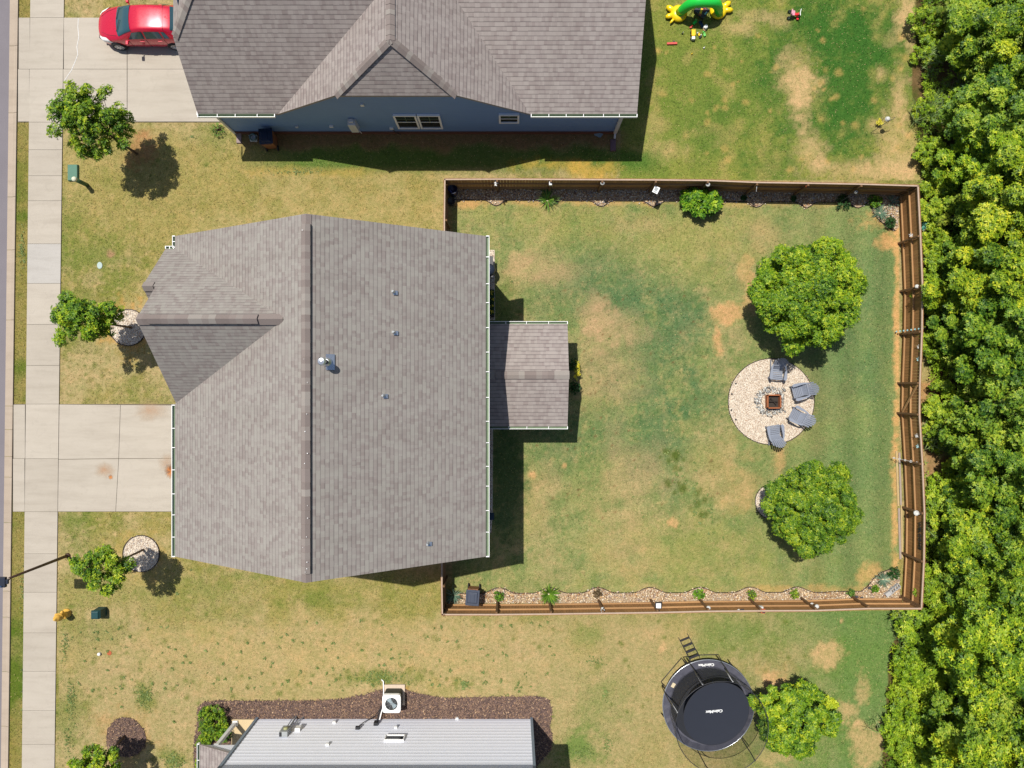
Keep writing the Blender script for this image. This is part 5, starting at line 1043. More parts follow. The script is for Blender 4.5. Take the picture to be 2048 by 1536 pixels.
    for i,(px,py,rz,l) in enumerate(((1777,1187,.6,'small grey stone slab leaning in the lower corner gravel'),(1784,1180,.7,'first white concrete block from the slab in the lower corner bed'),(1793,1173,.7,'white concrete block nearest the fence in the lower corner bed'))):
        v=W(px,py,.1); b=MB()
        if i==0: b.box((0,0,.08),(.34,.2,.14))
        else:
            b.box((-.13,0,.1),(.03,.2,.19));b.box((.13,0,.1),(.03,.2,.19));b.box((0,0,.1),(.03,.2,.19));b.box((0,.085,.1),(.29,.03,.19));b.box((0,-.085,.1),(.29,.03,.19))
        o=b.build('concrete_block',M_CONCB,bevel=.006); o.location=(v.x,v.y,.02); o.rotation_euler=(0,0,rz); tag(o,l,'block')
    for px,py,l in ((1738,1175,'dark grey rock at the bend of the lower bed edging'),(1712,1193,'left of the two dark stones near the lower fence'),(1722,1195,'right of the two dark stones near the lower fence'),(1497,1185,'black little stone at the fourth scallop of the lower bed')):
        v=W(px,py,0); g=np.random.default_rng(int(px)); b=MB(); b.lathe([(.07,0),(.09,.05),(.05,.11),(.01,.12)],(0,0,0),7); o=b.build('garden_stone',paint('dark_rock',A(84,84,92),.9,var=.3)); o.location=(v.x,v.y,.02); o.rotation_euler=(.2,.1,px); o.scale=(.9+.3*g.random(),.7,1); tag(o,l,'stone')
misc()
# ---------------------------------------------------------------- ornaments on and by the fence
def ornaments():
    M_WHITE2=paint('aged_white_ornament',(.50,.50,.48),.6,var=.15)
    def place(o,px,py,h): v=W(px,py,h); o.location=v; return o
    def blob_(name,label,cat,px,py,h,parts,group=None):
        t=thing(name,label,cat,tuple(W(px,py,h)),0,group)
        for nm,m,fn in parts: b=MB(); fn(b); b.build(nm,m,t,smooth_=False)
        return t
    bird=lambda b:(b.lathe([(.001,-.10),(.05,-.05),(.06,.02),(.035,.09),(.001,.12)],(0,0,0),10,axis='X'),b.poly([(-.02,0,.02),(.05,.16,.05),(-.08,.12,.04)]),b.poly([(-.02,0,.02),(-.08,-.12,.04),(.05,-.16,.05)]),b.box((.0,0,-.06),(.02,.02,.12)))
    blob_('bird_ornament','white bird ornament on the first post of the shaded fence run','ornament',992,366,1.55,[('figure',M_WHITE2,bird)])
    blob_('bird_ornament','white bird ornament on the lower fence beside the brown shrub','ornament',1205,1220,1.5,[('figure',M_WHITE2,bird)])
    blob_('box_lamp','small grey box lamp on the second post of the shaded fence','lamp',1101,366,1.6,[('case',M_LTGREY,lambda b:b.box((0,-.02,-.05),(.13,.16,.16))),('bulb',M_WHITE2,lambda b:b.lathe([(.05,0),(.04,.05),(.001,.06)],(0,.14,.02),10))])
    dome=lambda b:b.lathe([(.10,-.02),(.095,.02),(.06,.055),(.001,.07)],(0,0,0),16)
    for px,py,l in ((1205,366,'white dome light on the third post of the shaded fence'),(1416,369,'white dome light on the shaded fence above the big shrub'),(1417,1216,'white oval light on the lower fence, right of the solar lantern'),(1834,573,'white cup light on the second post of the sunlit east fence'),(1634,1213,'white light on the lower fence post near the right corner')):
        blob_('dome_light',l,'light',px,py,1.55,[('shade',M_WHITE2,dome),('bracket',M_MIDGREY,lambda b:b.box((0,0,-.06),(.04,.12,.06)))],'dome lights on fence posts')
    blob_('solar_lamp','tilted white framed solar panel on a pole by the shaded fence','solar panel',1312,380,1.35,[('frame',M_WHITE,lambda b:(b.box((0,.0,.02),(.26,.32,.02),rz=-.45))),('cell',M_MIDGREY,lambda b:(b.box((.0,.03,.035),(.16,.17,.012),rz=-.45),b.box((-.04,-.10,.035),(.14,.05,.012),rz=-.45))),('pole',M_DARK,lambda b:b.tube([(0,0,0),(-.02,.1,-1.3)],.015,6))])
    blob_('hook_ornament','thin metal hook on the shaded fence right of the big shrub','hook',1514,371,1.6,[('hook',M_LTGREY,lambda b:(b.box((0,.03,0),(.05,.06,.03)),b.tube([(0,0,0),(-.02,-.14,.0),(.0,-.26,-.1)],.01,5)))])
    blob_('lantern','small orange lantern with white cap on the shaded fence','lantern',1614,371,1.6,[('glass',M_TERRA,lambda b:b.lathe([(.05,-.1),(.055,0),(.02,.02)],(0,-.02,0),10)),('cap',M_WHITE2,lambda b:b.lathe([(.04,.02),(.02,.05),(.001,.06)],(0,-.02,0),10))])
    t=blob_('globe_ornament','white globe on a shepherd hook beside the shaded fence','ornament',1712,384,1.1,[('globe',M_WHITE2,lambda b:b.lathe([(.001,-.09),(.06,-.07),(.09,0),(.06,.07),(.001,.09)],(0,0,0),14)),('hook',M_DARK,lambda b:(b.tube([(-.45,-.3,-1.05),(-.1,-.05,.1),(0,0,.12)],.01,5),b.tube([(.0,0,.1),(.15,.25,.35),(.2,.3,.3)],.008,5)))])
    blob_('globe_ornament','white globe on a curved garden hook on the neighbour lawn','ornament',1775,238,.9,[('globe',M_WHITE2,lambda b:b.lathe([(.001,-.12),(.08,-.09),(.12,0),(.08,.09),(.001,.12)],(0,0,0),14)),('stake',M_DARK,lambda b:(b.tube([(-.35,-.35,-.88),(-.05,-.15,-.2),(.35,.05,.05),(.36,.1,-.02)],.012,6),b.tube([(0,0,.1),(.3,.06,.06)],.006,4)))])
    blob_('bead_string','string of round pale beads hanging down the east fence','ornament',1818,661,.9,[('beads',M_CYAN,lambda b:[b.lathe([(.001,-.05),(.045,0),(.001,.05)],(.06*i*1.0-.2+.03*i*0,.01*i*.6,-.72+.21*i),10) for i in range(8)])])
    fl=lambda b:[b.poly([(0,0,0),(.10*math.cos(a),.10*math.sin(a),.02),(.10*math.cos(a+.6),.10*math.sin(a+.6),.05)]) for a in (0,1.3,2.6,3.9,5.2)]
    for px,py,m,l in ((1837,693,M_WHITE2,'white butterfly ornament high on the east fence above the gate'),(1836,718,M_CYAN,'pale blue butterfly ornament just above the fence gate'),(1833,871,M_WHITE2,'white ring ornament on the fence below the gate'),(1835,892,M_CYAN,'pale blue butterfly ornament on the fence below the gate'),(1821,470,M_WHITE2,'white ornament on the first post of the east fence')):
        blob_('fence_ornament',l,'ornament',px,py,1.45,[('figure',m,fl),('backing',M_LTGREY,lambda b:b.box((.02,0,-.02),(.03,.05,.05)))],'small ornaments on the east fence')
    blob_('chain_ornament','white chain of loops hanging across the east fence','ornament',1818,921,.95,[('links',M_WHITE2,lambda b:[b.ring((-.42+.15*i*1.0,.06-.03*i,-.55+.22*i),.05 if i%2 else .035,.013,12,5) for i in range(6)]),('cord',M_WHITE2,lambda b:b.tube([(-.47,.07,-.6),(-.1,0,-.05),(.35,-.12,.6)],.009,5))])
    blob_('wall_lamp','round white lamp on the east fence above the lettering','lamp',1835,1026,1.5,[('shade',M_WHITE2,lambda b:(b.lathe([(.12,-.03),(.12,.03),(.08,.05),(.06,.02),(.001,.01)],(-.06,0,0),18))),('arm',M_WHITE,lambda b:(b.box((.12,-.01,-.01),(.22,.09,.06))))])
    blob_('solar_lantern','black framed lantern with a white top on the lower fence','lantern',1317,1211,1.45,[('case',M_DARK,lambda b:b.box((0,0,-.05),(.30,.28,.08))),('top',M_WHITE,lambda b:b.box((0,-.01,.01),(.22,.22,.02))),('bracket',M_DARK,lambda b:b.tube([(.05,-.1,-.05),(.03,-.32,.1)],.015,5))])
    blob_('camera_light','white and black security light on the lower fence','light',1480,1221,1.5,[('shade',M_WHITE2,lambda b:b.lathe([(.001,-.06),(.07,0),(.001,.08)],(-.06,0,0),12)),('panel',M_DARK,lambda b:b.box((.10,.01,0),(.17,.12,.03)))])
    blob_('bird_house','little red and white bird house with a dark roof panel on the lower fence','bird house',1524,1220,1.55,[('body',M_WHITE2,lambda b:b.box((-.03,.09,-.05),(.16,.16,.18))),('roof',M_TERRA,lambda b:b.box((.03,-.03,.05),(.20,.22,.03),rz=-.1)),('panel',M_NAVY,lambda b:b.box((.05,-.05,.075),(.13,.12,.015),rz=-.1))])
    blob_('clip_light','small white clip light beside the lower fence post near the corner','light',1624,1207,1.2,[('shade',M_WHITE2,lambda b:b.lathe([(.001,-.09),(.05,0),(.001,.09)],(0,0,0),10,axis='X'))])
    # WELCOME letters mounted on the east fence, read along the fence
    t=thing('welcome_sign','black WELCOME letters fixed to the inside of the east fence','sign',(0,0,0)); p=W(1840,1071,1.35); t.location=(p.x,p.y,1.35)
    x=FT(1851,1075).x-.05-p.x
    M=Matrix(((0,0,-1),(-1,0,0),(0,1,0)))  # text x -> -y, text y -> +z, normal -> -x
    o=text_obj('lettering','WELCOME',.27,(x,0,0),0,M_BLACK,t,font_ext=.012,rot=M.to_euler(),sx=1.0,bold=.006)
ornaments()
# ---------------------------------------------------------------- inflatable, toys
def toys():
    t=thing('inflatable_arch','green inflatable sprinkler arch standing on two yellow feet','inflatable',(9.3,17.6,0))
    L=W(1358,26,.2); Rr=W(1437,20,.2); 
    def tube(pts,rs,nm,m): b=MB(); b.tube(pts,rs,18); return b.build(nm,m,t,world=True,smooth_=True)
    n=18; P=[];rs=[]
    for i in range(n+1):
        u=i/n; x=L.x+(Rr.x-L.x)*u; x+= (.0 if abs(u-.5)>.49 else 0); z=.25+1.05*(1-abs(2*u-1)**3.2); bow=math.sin(PI*u); P.append((x,L.y-.02+.0*bow,z)); rs.append(.21+.06*bow)
    tube(P,rs,'arch',M_INFG)
    for c,sg in ((L,-1),(Rr,1)):
        b=MB(); b.lathe([(.001,.0),(.30,.02),(.41,.12),(.40,.22),(.28,.32),(.001,.34)],(c.x,c.y,0),22); 
        toes=((150,.42,.22),(195,.38,.2),(228,.34,.10)) if sg<0 else ((35,.48,.22),(2,.46,.2))
        for a,l,r in toes: x,y=math.cos(R(a)),math.sin(R(a)); b.tube([(c.x+x*.2,c.y+y*.2,.16),(c.x+x*(.3+l*.6),c.y+y*(.3+l*.6),.16),(c.x+x*(.42+l*.62),c.y+y*(.42+l*.62),.15)],[r*.6,r*.62,r*.3],12)
        b.build('foot',M_INFY,t,world=True,smooth_=True)
    def at(px,py,h=0): return W(px,py,h)
    # upturned black play cart with coloured prints
    v=at(1403,22,.4); c=thing('toy_cart','black folding play cart under the green arch','cart',(v.x,v.y,0),R(-38)); b=MB(); b.box((0,0,.42),(.62,.52,.10)); b.box((0,0,.3),(.56,.46,.2),taper=1.05); b.build('tray',M_DARK,c,bevel=.03); b=MB()
    for s in ((.3,.26),(-.3,.26),(.3,-.26),(-.3,-.26)): b.tube([(s[0],s[1],.4),(s[0]*1.1,s[1]*1.1,0)],.014,6)
    b.tube([(-.34,-.28,.45),(-.62,-.28,.62),(-.62,.28,.62),(-.34,.28,.45)],.016,6); b.build('frame',M_BLACK,c)
    b=MB(); b.box((.0,-.05,.475),(.10,.26,.012),rz=.3,k=0); b.ring((.08,.10,.48),.07,.012,14,5,k=1); b.box((.24,.0,.475),(.07,.16,.012),k=2); b.box((-.22,.12,.5),(.1,.3,.05),k=3); b.box((.05,-.2,.475),(.13,.12,.01),k=4); b.build('toy_print',[M_YEL,M_CORAL,M_CYAN,M_LIME,M_TERRA],c)
    v=at(1411,54,.11); c=thing('soccer_ball','white and black soccer ball on the lawn by the arch','ball',(v.x,v.y,0)); b=MB(); b.lathe([(.115*math.sin(PI*i/10)+.0001,.115-.115*math.cos(PI*i/10)) for i in range(11)],(0,0,0),20); b.build('skin',M_WHITE,c,smooth_=True); b=MB()
    for d in ((0,0,1),(.8,.2,.5),(-.6,.6,.45),(-.4,-.8,.4),(.45,-.75,.45),(.3,.85,.4)): q=Vector(d).normalized(); e=q.orthogonal().normalized(); f=q.cross(e); b.poly([Vector((0,0,.115))+(q*1.0+(e*math.cos(a)+f*math.sin(a))*.28)*.1135 for a in [2*PI*k/5 for k in range(5)]])
    b.build('patches',M_BLACK,c)
    c=thing('toy_truck','yellow toy dump truck on the neighbour lawn','toy truck',tuple(at(1385,72,0)),R(90)); b=MB(); b.box((.08,0,.13),(.30,.18,.10)); b.box((.08,.085,.2),(.30,.015,.06)); b.box((.08,-.085,.2),(.30,.015,.06)); b.build('bed',M_YEL,c,bevel=.008); b=MB(); b.box((-.18,0,.14),(.14,.16,.16)); b.build('cab',M_WHITE2,c,bevel=.02)
    for x in (-.17,.03,.17):
        for y in (.1,-.1): b=MB(); b.lathe([(.05,-.02),(.05,.02)],(x,y,.05),10,axis='Y'); b.build('wheel',M_BLACK,c)
    def fig(label,px,py,ms,name='toy_figure',rz=0,s=1):
        v=at(px,py); c=thing(name,label,'toy',(v.x,v.y,0),rz,'small plastic toys scattered by the green arch'); 
        b=MB(); b.box((0,0,.05),(.2*s,.12*s,.09)); b.build('body',ms[0],c,bevel=.015); b=MB(); b.lathe([(.001,0),(.05*s,.03),(.05*s,.07),(.001,.1)],(.1*s,.03,.06),10); b.build('top',ms[1],c,smooth_=True); return c
    fig('orange and grey toy piece right of the yellow truck',1397,70,(M_YEL,M_LTGREY),rz=2.2,s=.8); fig('black toy piece just below the orange toy',1400,75,(M_BLACK,M_LTGREY),rz=.8,s=.7); fig('pale green curved toy right of the yellow truck',1408,70,(M_LIME,M_LIME),rz=1.9)
    fig('green dinosaur shaped toy in the arch shadow',1389,46,(M_INFG,M_LIME),rz=.8,s=1.1); fig('small red toy left of the blue board in the grass',1381,56,(M_CORAL,M_RED),rz=.3,s=.6); fig('little white cup toy below the yellow truck',1407,97,(M_WHITE2,M_WHITE2),s=.35); fig('tiny dark toy left of the yellow truck',1364,68,(M_BLACK,M_WHITE2),s=.35); fig('tiny yellow toy on the lawn far below the truck',1383,109,(M_YEL,M_YEL),s=.3)
    v=at(1403,49,.05); c=thing('toy_board','blue toy board with a pale end in the arch shadow','toy',(v.x,v.y,0),R(-62)); b=MB(); b.box((0,0,.06),(.36,.14,.05)); b.build('deck',M_BLUEP,c,bevel=.02); b=MB(); b.tube([(.18,0,.06),(.3,-.02,.05),(.36,.02,.03)],.03,7); b.build('end_piece',M_PEACH,c,smooth_=True)
    v=at(1343.5,88); c=thing('toy_bench','long red toy beam lying on the lawn left of the toys','toy',(v.x,v.y,0),R(2)); b=MB(); b.box((0,0,.05),(.50,.10,.09)); b.build('beam',M_CORAL,c,bevel=.01); b=MB(); b.box((.1,.09,.05),(.09,.06,.05)); b.build('clip',M_DARK,c)
    v=at(1586,33); c=thing('toy_tricycle','red and white child tricycle on the neighbour lawn','tricycle',(v.x,v.y,0),R(-8)); b=MB(); b.box((0,0,.22),(.34,.12,.08)); b.box((.15,0,.24),(.1,.18,.16),taper=.6); b.build('frame',M_RED,c,bevel=.02); b=MB(); b.box((-.12,.0,.30),(.2,.24,.05)); b.box((-.2,0,.38),(.05,.24,.14)); b.build('seat',paint('pink_white_seat',A(244,170,190),.4),c,bevel=.02)
    b=MB(); b.tube([(.2,-.16,.46),(.18,0,.44),(.2,.16,.46)],.018,7); b.tube([(.18,0,.44),(.2,0,.2)],.018,7); b.build('handlebar',M_WHITE2,c)
    for x,y in ((-.22,.16),(-.22,-.16),(.22,0)):
        b=MB(); b.lathe([(.10,-.025),(.11,0),(.10,.025)],(x,y,.11),16,axis='Y'); w_=b.build('wheel',M_BLACK,c); b=MB(); b.lathe([(.055,-.03),(.055,.03)],(x,y,.11),12,axis='Y'); b.build('hub',M_CYAN,w_)
    b=MB(); b.box((.2,-.14,.1),(.1,.08,.03)); b.build('pedal',M_RED,c)
toys()
# ---------------------------------------------------------------- garden trees and plants
tree('maple_tree','large round leafy tree above the gravel circle','tree',13.15,4.05,2.66,1.95,2.7,101,nblob=42,dens=1.1,L=.145,k=5,base=(-.15,-.1),trunk=.08,squash=(1,.92))
tree('maple_tree','rounded tree with a gravel ring below the fire pit circle','tree',13.6,-5.6,2.2,1.85,2.5,104,nblob=34,dens=1.15,L=.15,k=5,base=(-.85,-.15),trunk=.07)
tree('maple_tree','bright yellow green tree overhanging the trampoline side','tree',12.82,-15.22,1.78,1.5,2.2,113,nblob=26,dens=1.0,L=.19,k=5,base=(-.2,.1),trunk=.06,ragged=.5)
tree('young_street_tree','leafy young street tree with a long shadow by the neighbour driveway','tree',-18.38,11.42,1.65,1.9,3.3,121,nblob=28,dens=.62,L=.16,k=5,trunk=.05,lean=(-.30,.26),ragged=.4,squash=(.92,.92),base=(.1,-.2))
tree('young_street_tree','sparse young tree over the sidewalk beside the house front gravel ring','tree',-18.74,2.80,1.45,1.3,3.4,132,nblob=17,dens=.62,L=.17,k=5,trunk=.045,ragged=.9,base=(.2,-.05),squash=(1.02,.66))
tree('young_street_tree','sparse young tree beside the street lamp arm','tree',-17.95,-8.12,1.24,1.3,3.25,147,nblob=16,dens=.62,L=.17,k=5,trunk=.045,ragged=.9,base=(-.0,.05),squash=(1.1,.75))
tree('young_street_tree','small yellow green tree at the bottom edge by the mulch disc','tree',-18.98,-17.6,1.12,1.05,2.3,155,nblob=13,dens=.9,L=.17,k=5,trunk=.04,ragged=.5,base=(.15,.5))
def pl(px,py,h=.3): v=W(px,py,h); return v.x,v.y
x,y=pl(1404,403,.7); bush('evergreen_shrub','glossy bright green shrub leaning out over the top gravel bed','shrub',x,y,1.0,1.15,201,M_LAUREL,L=.26,dens=.5,nblob=16,k=7,squash=(1,.62))
bushes=[((426,1440),.72,.9,M_MAPLE,'large green shrub at the corner of the grey house porch'),((404,1431),.28,.5,M_MAPLE,'small yellow green shrub at the tip of the mulch bed'),((413,1463),.55,.7,M_MAPLE,'middle shrub in front of the grey house porch'),((440,1470),.5,.6,M_LAUREL,'shrub between the middle shrub and the porch posts'),((404,1490),.42,.6,M_MAPLE,'shrub beside the white gutter of the porch roof'),((398,1530),.35,.5,M_MAPLE,'shrub at the bottom edge below the porch gutter')]
for i,((px,py),r,h_,m,l) in enumerate(bushes): x,y=pl(px,py,.5); bush('foundation_shrub',l,'shrub',x,y,r,h_,210+i,m,L=.09,dens=1.1,nblob=14,group='foundation shrubs at the grey house')
for i,(px,py,r,h_,m,l) in enumerate([(1147,730,.34,.9,M_DKLEAF,'dark green shrub at the patio end, upper one'),(1150,775,.32,.8,M_DKLEAF,'dark green shrub at the patio end, lower one'),(1751,402,.34,.45,M_LAUREL,'round green shrub in the top right corner bed, half in shade'),(1782,444,.30,.45,M_DKLEAF,'round dark green shrub in the top right corner bed against the lawn edge'),(998,1193,.27,.5,M_LAUREL,'small round green shrub right of the wheeled bin'),(1398,1188,.30,.5,M_LAUREL,'loose green shrub in the lower bed under the white oval light'),(1505,1191,.26,.45,M_MAPLE,'small lime shrub in the lower bed near the bird house'),(1590,1188,.26,.35,M_MAPLE,'low spreading lime plant in the lower bed'),(1703,1186,.20,.35,M_GBLADE,'small green tuft in the lower bed near the corner'),(1751,1178,.24,.3,M_LAUREL,'low round green cushion plant in the lower corner bed'),(1787,1147,.34,.3,M_DKLEAF,'flat green plant at the tip of the lower corner bed'),(1687,403,.42,.4,M_DKLEAF,'low dark green spreading plant at the top bed edge near the globe'),(1352,405,.01,.1,M_DKLEAF,None),(1488,395,.15,.3,M_DKLEAF,'tiny dark shrub in the top bed right of the big shrub'),(1588,397,.15,.3,M_DKLEAF,'tiny dark shrub in the top bed under the orange lantern'),(1196,1185,.24,.3,M_BARK,None),(1103,398,.01,.1,M_DKLEAF,None)]):
    if l is None: continue
    x,y=pl(px,py,h_*.6); bush('garden_shrub',l,'shrub',x,y,r,h_,240+i,m,L=.07 if r<.3 else .09,dens=1.3,nblob=9)
M_DEAD=m_leaf('dry_brown_leaves',(.06,.04,.02),(.12,.08,.04),(.25,.18,.1),.1)
x,y=pl(1195,1187,.3); bush('garden_shrub','dry brown shrub in the lower bed','shrub',x,y,.24,.45,261,M_DEAD,L=.07,dens=.9,nblob=8)
x,y=pl(1152,742,.5); 
g=np.random.default_rng(4); n=40; C=np.stack([g.normal(0,.06,n),g.normal(0,.22,n),.5+.15*g.random(n)],1); V,Fq,T=whorl(C,np.tile([0,0,1.],(n,1))+g.normal(0,.3,(n,3)),.09,5,g); o=npmesh('flowering_plant',V,Fq,M_YLEAF,tint=T); o.location=(x+.05,y,0); tag(o,'yellow flowering plant beside the patio roof edge','plant')
for i,(px,py,n,L,wd,m,up,cv,l) in enumerate([(1098,1189,150,.62,.035,M_GBLADE,1.3,.5,'tall spiky bright green plant in the lower bed'),(907,1193,70,.50,.035,M_YUCCA,.8,.3,'blue green yucca in the lower left fence corner'),(1095,400,90,.62,.022,M_GBLADE,.8,.9,'bright arching grass clump in the top bed'),(1762,425,60,.5,.03,M_YUCCA,.6,.5,'grey green yucca in the top right corner bed'),(1768,1160,90,.45,.028,M_YUCCA,.5,.4,'silvery blue spiky plant in the lower right corner bed'),(1785,402,30,.5,.022,M_YUCCA,.6,.7,'thin grassy plant by the fence in the top right corner'),(1093,386,50,.35,.02,M_DKLEAF,1.0,.6,'dark tuft behind the bright grass clump')]):
    x,y=pl(px,py,.15); plant('spiky_plant',l,'plant',x,y,n,L,wd,m,up,cv,300+i)
x,y=pl(434,258,.2); bush('flowering_plant','small yellow and purple flowers at the blue house corner','plant',x,y,.38,.35,270,M_GBLADE,L=.07,dens=.7,nblob=8)
x,y=pl(1757,246,.15); g=np.random.default_rng(9); n=14; C=np.stack([g.normal(0,.05,n),g.normal(0,.05,n),.2+.1*g.random(n)],1); V,Fq,T=whorl(C,np.tile([0,0,1.],(n,1))+g.normal(0,.3,(n,3)),.1,5,g); o=npmesh('flowering_plant',V,Fq,M_YLEAF,tint=T); o.location=(x,y,0); tag(o,'small yellow plant beside the globe hook on the neighbour lawn','plant')
M_WEEDL=m_leaf('lawn_weed_leaves',(.09,.13,.03),(.17,.23,.05),(.30,.36,.09),.1); lawn_weeds()
# ---------------------------------------------------------------- the woods
def woods():
    g=np.random.default_rng(50)
    # undergrowth: leaf whorls and long blades over an uneven surface
    n=80000; px,py=scatter(1740,-250,2300,1800,n,g); ok=inpoly(px+g.normal(0,5,n),py+g.normal(0,5,n),FOREST)
    gap=(N2.fbm(px/60.,py/60.)<.40)|(np.hypot(px-1872,(py-790)*1.1)<30)|(np.hypot(px-1872,(py-930))<24)|((np.hypot((px-1893)*.7,(py-140)*.6)<36)&(g.random(n)<.7)); ok&=~gap
    px=px[ok];py=py[ok];n=len(px); x=(px-1024)/41.04;y=(768-py)/41.04
    ed=np.clip((px-np.interp(py,[-600,0,170,372,600,760,1000,1216,1222,1300,1536,2100],[1828,1830,1822,1848,1850,1862,1862,1856,1802,1780,1765,1750]))/60,0,1)
    z=(.18+1.3*N1.fbm(x*.8,y*.8)*ed+.55*np.clip(N3.fbm(x*1.8,y*1.8)-.35,0,1))*(.6+.5*g.random(n)); 
    C=np.stack([x,y,z],1); Nn=np.stack([g.normal(0,.45,n),g.normal(0,.45,n),np.ones(n)],1); ti=.35+.5*(N4.fbm(x*.7,y*.7)-.5)*2+.15*z
    V,Fq,T=whorl(C,Nn,.09+.09*g.random(n),4,g,tint=ti,wid=.36,lift=.4)
    tag(npmesh('undergrowth',V,Fq,M_WEED,tint=T),kind='stuff')
    # tall grass tussocks (uncountable), as one object of blades
    parts=[]; c=[(1868,215,20),(1900,190,14),(1880,345,16),(1905,860,30),(1890,880,24),(1930,895,14),(1870,1040,14),(1880,1270,30),(1920,1310,26),(1840,1300,26),(1870,1340,28),(1850,1480,26),(1900,1420,20),(1930,1380,14),(1800,1450,12),(1820,1250,14),(1960,820,14),(1858,120,10)]
    for (a,b_,m) in c:
        for i in range(m):
            V,Fq,T=rosette(12,.55,.018,g,.9,curve=.8); xx,yy=pl(a+g.normal()*16,b_+g.normal()*16,.6); V=V+np.array([xx,yy,.35+.3*g.random()]); parts.append((V,Fq,T))
    V,Fq,T=joinp(parts); tag(npmesh('tall_grass',V,Fq,M_YUCCA if False else m_leaf('tall_grass_blades',(.06,.12,.03),(.16,.25,.06),(.42,.45,.22),.2),tint=T),kind='stuff')
    # individual trees: px,py of crown centre, radius, height of centre
    protos=[]
    for i,(r,h,zc,nb,L) in enumerate([(2.2,3.3,3.5,34,.19),(2.6,3.9,4.1,40,.2),(1.8,2.8,2.9,28,.18),(2.9,4.3,4.5,44,.2),(2.3,3.0,3.2,36,.17)]):
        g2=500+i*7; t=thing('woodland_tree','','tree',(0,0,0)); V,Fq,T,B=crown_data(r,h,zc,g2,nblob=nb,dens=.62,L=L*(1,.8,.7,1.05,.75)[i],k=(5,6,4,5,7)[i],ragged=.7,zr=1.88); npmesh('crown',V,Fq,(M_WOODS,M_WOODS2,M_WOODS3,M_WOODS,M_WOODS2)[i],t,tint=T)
        b=MB(); b.tube([(0,0,0),(.1,.05,zc*.5),(0,0,zc+h*.3)],[.13,.10,.03],7)
        for (bx,by,bz,br) in B[::4]: b.tube([(0,0,zc*.45),(bx*.5,by*.5,(zc*.5+bz)*.5),(bx,by,bz)],[.05,.035,.01],5,cap=False)
        b.build('trunk',M_BARK,t,smooth_=True); protos.append((t,r,zc))
    TL=[(1985,45,3,'woodland tree in the upper right corner of the photo'),(1895,20,2,'woodland tree at the top edge where the lawn ends'),(1990,215,1,'woodland tree right of the dry brushwood gap'),(1975,330,0,'woodland tree level with the neighbour lawn globe and below it'),(2045,130,0,'woodland tree on the right edge above the brushwood'),(2040,420,3,'woodland tree on the right edge level with the top fence corner'),(1935,415,2,'woodland tree just right of the top fence corner'),(1915,540,4,'woodland tree beside the first bays of the east fence'),(1995,560,3,'woodland tree level with the large round garden tree'),(1920,655,1,'woodland tree beside the bead string on the fence'),(2010,690,1,'woodland tree on the right edge, level with the patio roof'),(2035,800,4,'woodland tree on the right edge level with the fire pit'),(1965,765,2,'woodland tree above the leafy vine patch by the gate'),(1975,900,4,'woodland tree right of the grass tussocks below the gate'),(1935,985,0,'woodland tree beside the white chain on the fence'),(2030,960,1,'woodland tree on the right edge below the fire pit level'),(1985,1070,3,'woodland tree beside the welcome lettering'),(2045,1120,0,'woodland tree on the right edge level with the lower garden tree'),(1930,1150,4,'woodland tree near the last bay of the east fence'),(1995,1215,1,'woodland tree just right of the lower fence corner'),(2040,1310,3,'woodland tree on the right edge below the fence corner'),(1975,1345,2,'woodland tree beside the long fallen grass streaks'),(2015,1440,1,'woodland tree on the right edge level with the trampoline'),(2040,1540,3,'woodland tree in the lower right corner of the photo'),(1960,1500,2,'woodland tree at the bottom edge beside the corner tree'),(1960,110,2,'woodland tree between the upper corner tree and the brushwood')]
    used=set()
    for i,(px,py,k,l) in enumerate(TL):
        if py>1225: px-=34
        t,r,zc=protos[k]; lim=H*(1-((1866 if py<1225 else 1815)-1024)/(px+18-1024)); zt=min(zc*(.9+.2*random.random()),max(1.2,lim*.55)); sxy=max(.62,min(1.0,.50+.0042*(px-1880)))*(.95+.15*random.random()); sz=zt/zc
        v=W(px+18,py,zt)
        if k in used: o=dup(t)
        else: o=t; used.add(k)
        o.location=(v.x,v.y,0); o.rotation_euler=(0,0,random.random()*6.28); o.scale=(sxy,sxy,sz); tag(o,l,'tree','woodland trees beyond the east fence')
    # outside the frame, so a sidestep still finds woods
    sp=[]
    for i,(r,h,nb,L) in enumerate([(1.0,1.5,14,.15),(.75,1.1,12,.13),(1.2,1.8,16,.16)]):
        t=thing('woodland_shrub','','shrub',(0,0,0)); V,Fq,T,B=crown_data(r,h*.5,h*.55,600+i,nblob=nb,dens=.8,L=L,k=5,ragged=.5); npmesh('foliage',V,Fq,M_WEED,t,tint=T)
        b=MB()
        for (bx,by,bz,br) in B: b.tube([(bx*.15,by*.15,0),(bx*.6,by*.6,bz*.6),(bx,by,bz)],[.025,.016,.006],4,cap=False)
        b.build('stem',M_BARK,t); sp.append((t,h))
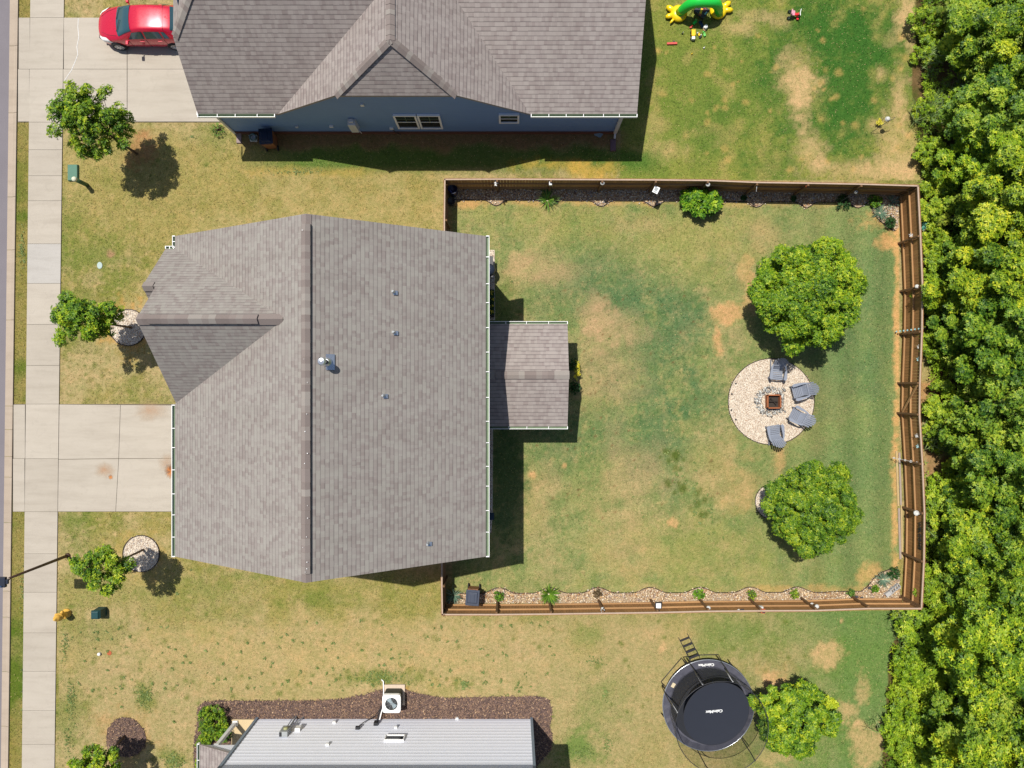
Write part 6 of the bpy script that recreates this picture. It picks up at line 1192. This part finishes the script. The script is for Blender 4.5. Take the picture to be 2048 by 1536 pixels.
    SL=[(1852,40,1,'shrub at the top lawn edge beside the upper woods'),(1856,215,1,'shrub at the lawn edge below the brushwood gap'),(1870,300,0,'shrub near the neighbour lawn globe'),(1875,400,2,'shrub right behind the top fence corner'),(1875,480,1,'shrub behind the first east fence post'),(1880,590,2,'shrub behind the second east fence post'),(1876,690,0,'shrub behind the fence beside the butterfly ornaments'),(1900,810,2,'leafy shrub beside the bare soil patch behind the gate'),(1945,840,0,'broad leafy vine shrub right of the gate'),(1880,870,1,'shrub above the grass tussocks by the fence'),(1905,1010,2,'shrub behind the round white fence lamp'),(1875,1090,1,'shrub behind the welcome lettering'),(1885,1170,2,'shrub behind the last bay of the east fence'),(1905,1212,0,'shrub at the outer lower corner of the fence'),(1815,1245,1,'dark small shrub below the lower fence corner'),(1830,1330,0,'bright shrub at the lawn edge right of the trampoline'),(1900,1280,2,'shrub among the long grass below the fence corner'),(1812,1400,1,'low shrub at the lawn edge below the bright shrub'),(1880,1380,0,'shrub in the middle of the lower undergrowth'),(1912,1330,2,'tall shrub just right of the long grass below the fence corner'),(1895,1455,0,'tall shrub left of the dark hollow near the lower right trees'),(1925,1245,2,'tall shrub diagonally outside the lower fence corner'),(1868,1440,0,'yellowish shrub between the lawn edge and the tall lower shrub'),(1930,1440,2,'shrub beside the dark hollow near the lower right trees'),(1830,1490,2,'shrub at the bottom right lawn edge'),(1880,1520,1,'shrub at the bottom edge between lawn and woods')]
    used=set()
    for i,(px,py,k,l) in enumerate(SL):
        t,h=sp[k]; s=.8+.35*random.random(); v=W(px,py,h*.6)
        if k in used:o=dup(t)
        else:o=t;used.add(k)
        o.location=(v.x,v.y,0);o.rotation_euler=(0,0,random.random()*6.28);o.scale=(s,s,s*.9);tag(o,l,'shrub','woodland shrubs at the lawn edge')
    V0=[]
    for (px,py,k,l) in [(1900,1185,1,'low shrub between the fence end bays and the first woodland trees'),(1895,640,1,'low shrub behind the third east fence post'),(1890,530,0,'low shrub behind the fence above the third post'),(1893,350,1,'low shrub behind the dry lawn edge by the fence corner'),(1850,1270,0,'bright low shrub at the lawn corner outside the fence'),(1858,1375,1,'small bright shrub in the lower weed strip'),(1812,1460,0,'bright shrub at the lawn edge near the bottom of the photo'),(1900,960,1,'low shrub right of the bare patch by the white chain'),(1860,100,1,'low shrub beside the brushwood at the upper lawn edge')]:
        t,h=sp[k]; v=W(px,py,h*.5); o=dup(t); s=.9+.3*random.random(); o.location=(v.x,v.y,0); o.rotation_euler=(0,0,random.random()*6.28); o.scale=(s*1.15,s*1.15,s*.75); tag(o,l,'shrub','woodland shrubs at the lawn edge')
    # brushwood
    b=MB(); gg=random.Random(4)
    for i in range(80):
        px=gg.gauss(1905,22);py=gg.gauss(140,34); v=W(px,py,0); a=gg.uniform(-.4,1.0); l=gg.uniform(.5,1.4); b.tube([(v.x-l/2*math.cos(a),v.y+l/2*math.sin(a),gg.uniform(.05,.5)),(v.x,v.y,gg.uniform(.2,.7)),(v.x+l/2*math.cos(a),v.y-l/2*math.sin(a),gg.uniform(.05,.6))],.007,4,cap=False)
    tag(b.build('brushwood',paint('dead_twigs',A(150,125,110),.9,var=.3)),kind='stuff')
    v=W(1849,450,.5); b=MB()
    for i in range(14): a=gg.random()*6.28; b.poly([(gg.uniform(-.12,.12),gg.uniform(-.35,.35),.3+gg.random()*.3),(gg.uniform(-.15,.15),gg.uniform(-.35,.35),.3+gg.random()*.4),(gg.uniform(-.12,.15),gg.uniform(-.35,.35),.2+gg.random()*.3)])
    o=b.build('plastic_sheet',paint('mint_plastic',A(150,226,205),.4)); o.location=(v.x,v.y,0); tag(o,'crumpled mint green plastic sheet behind the top of the east fence','plastic sheet')
woods()
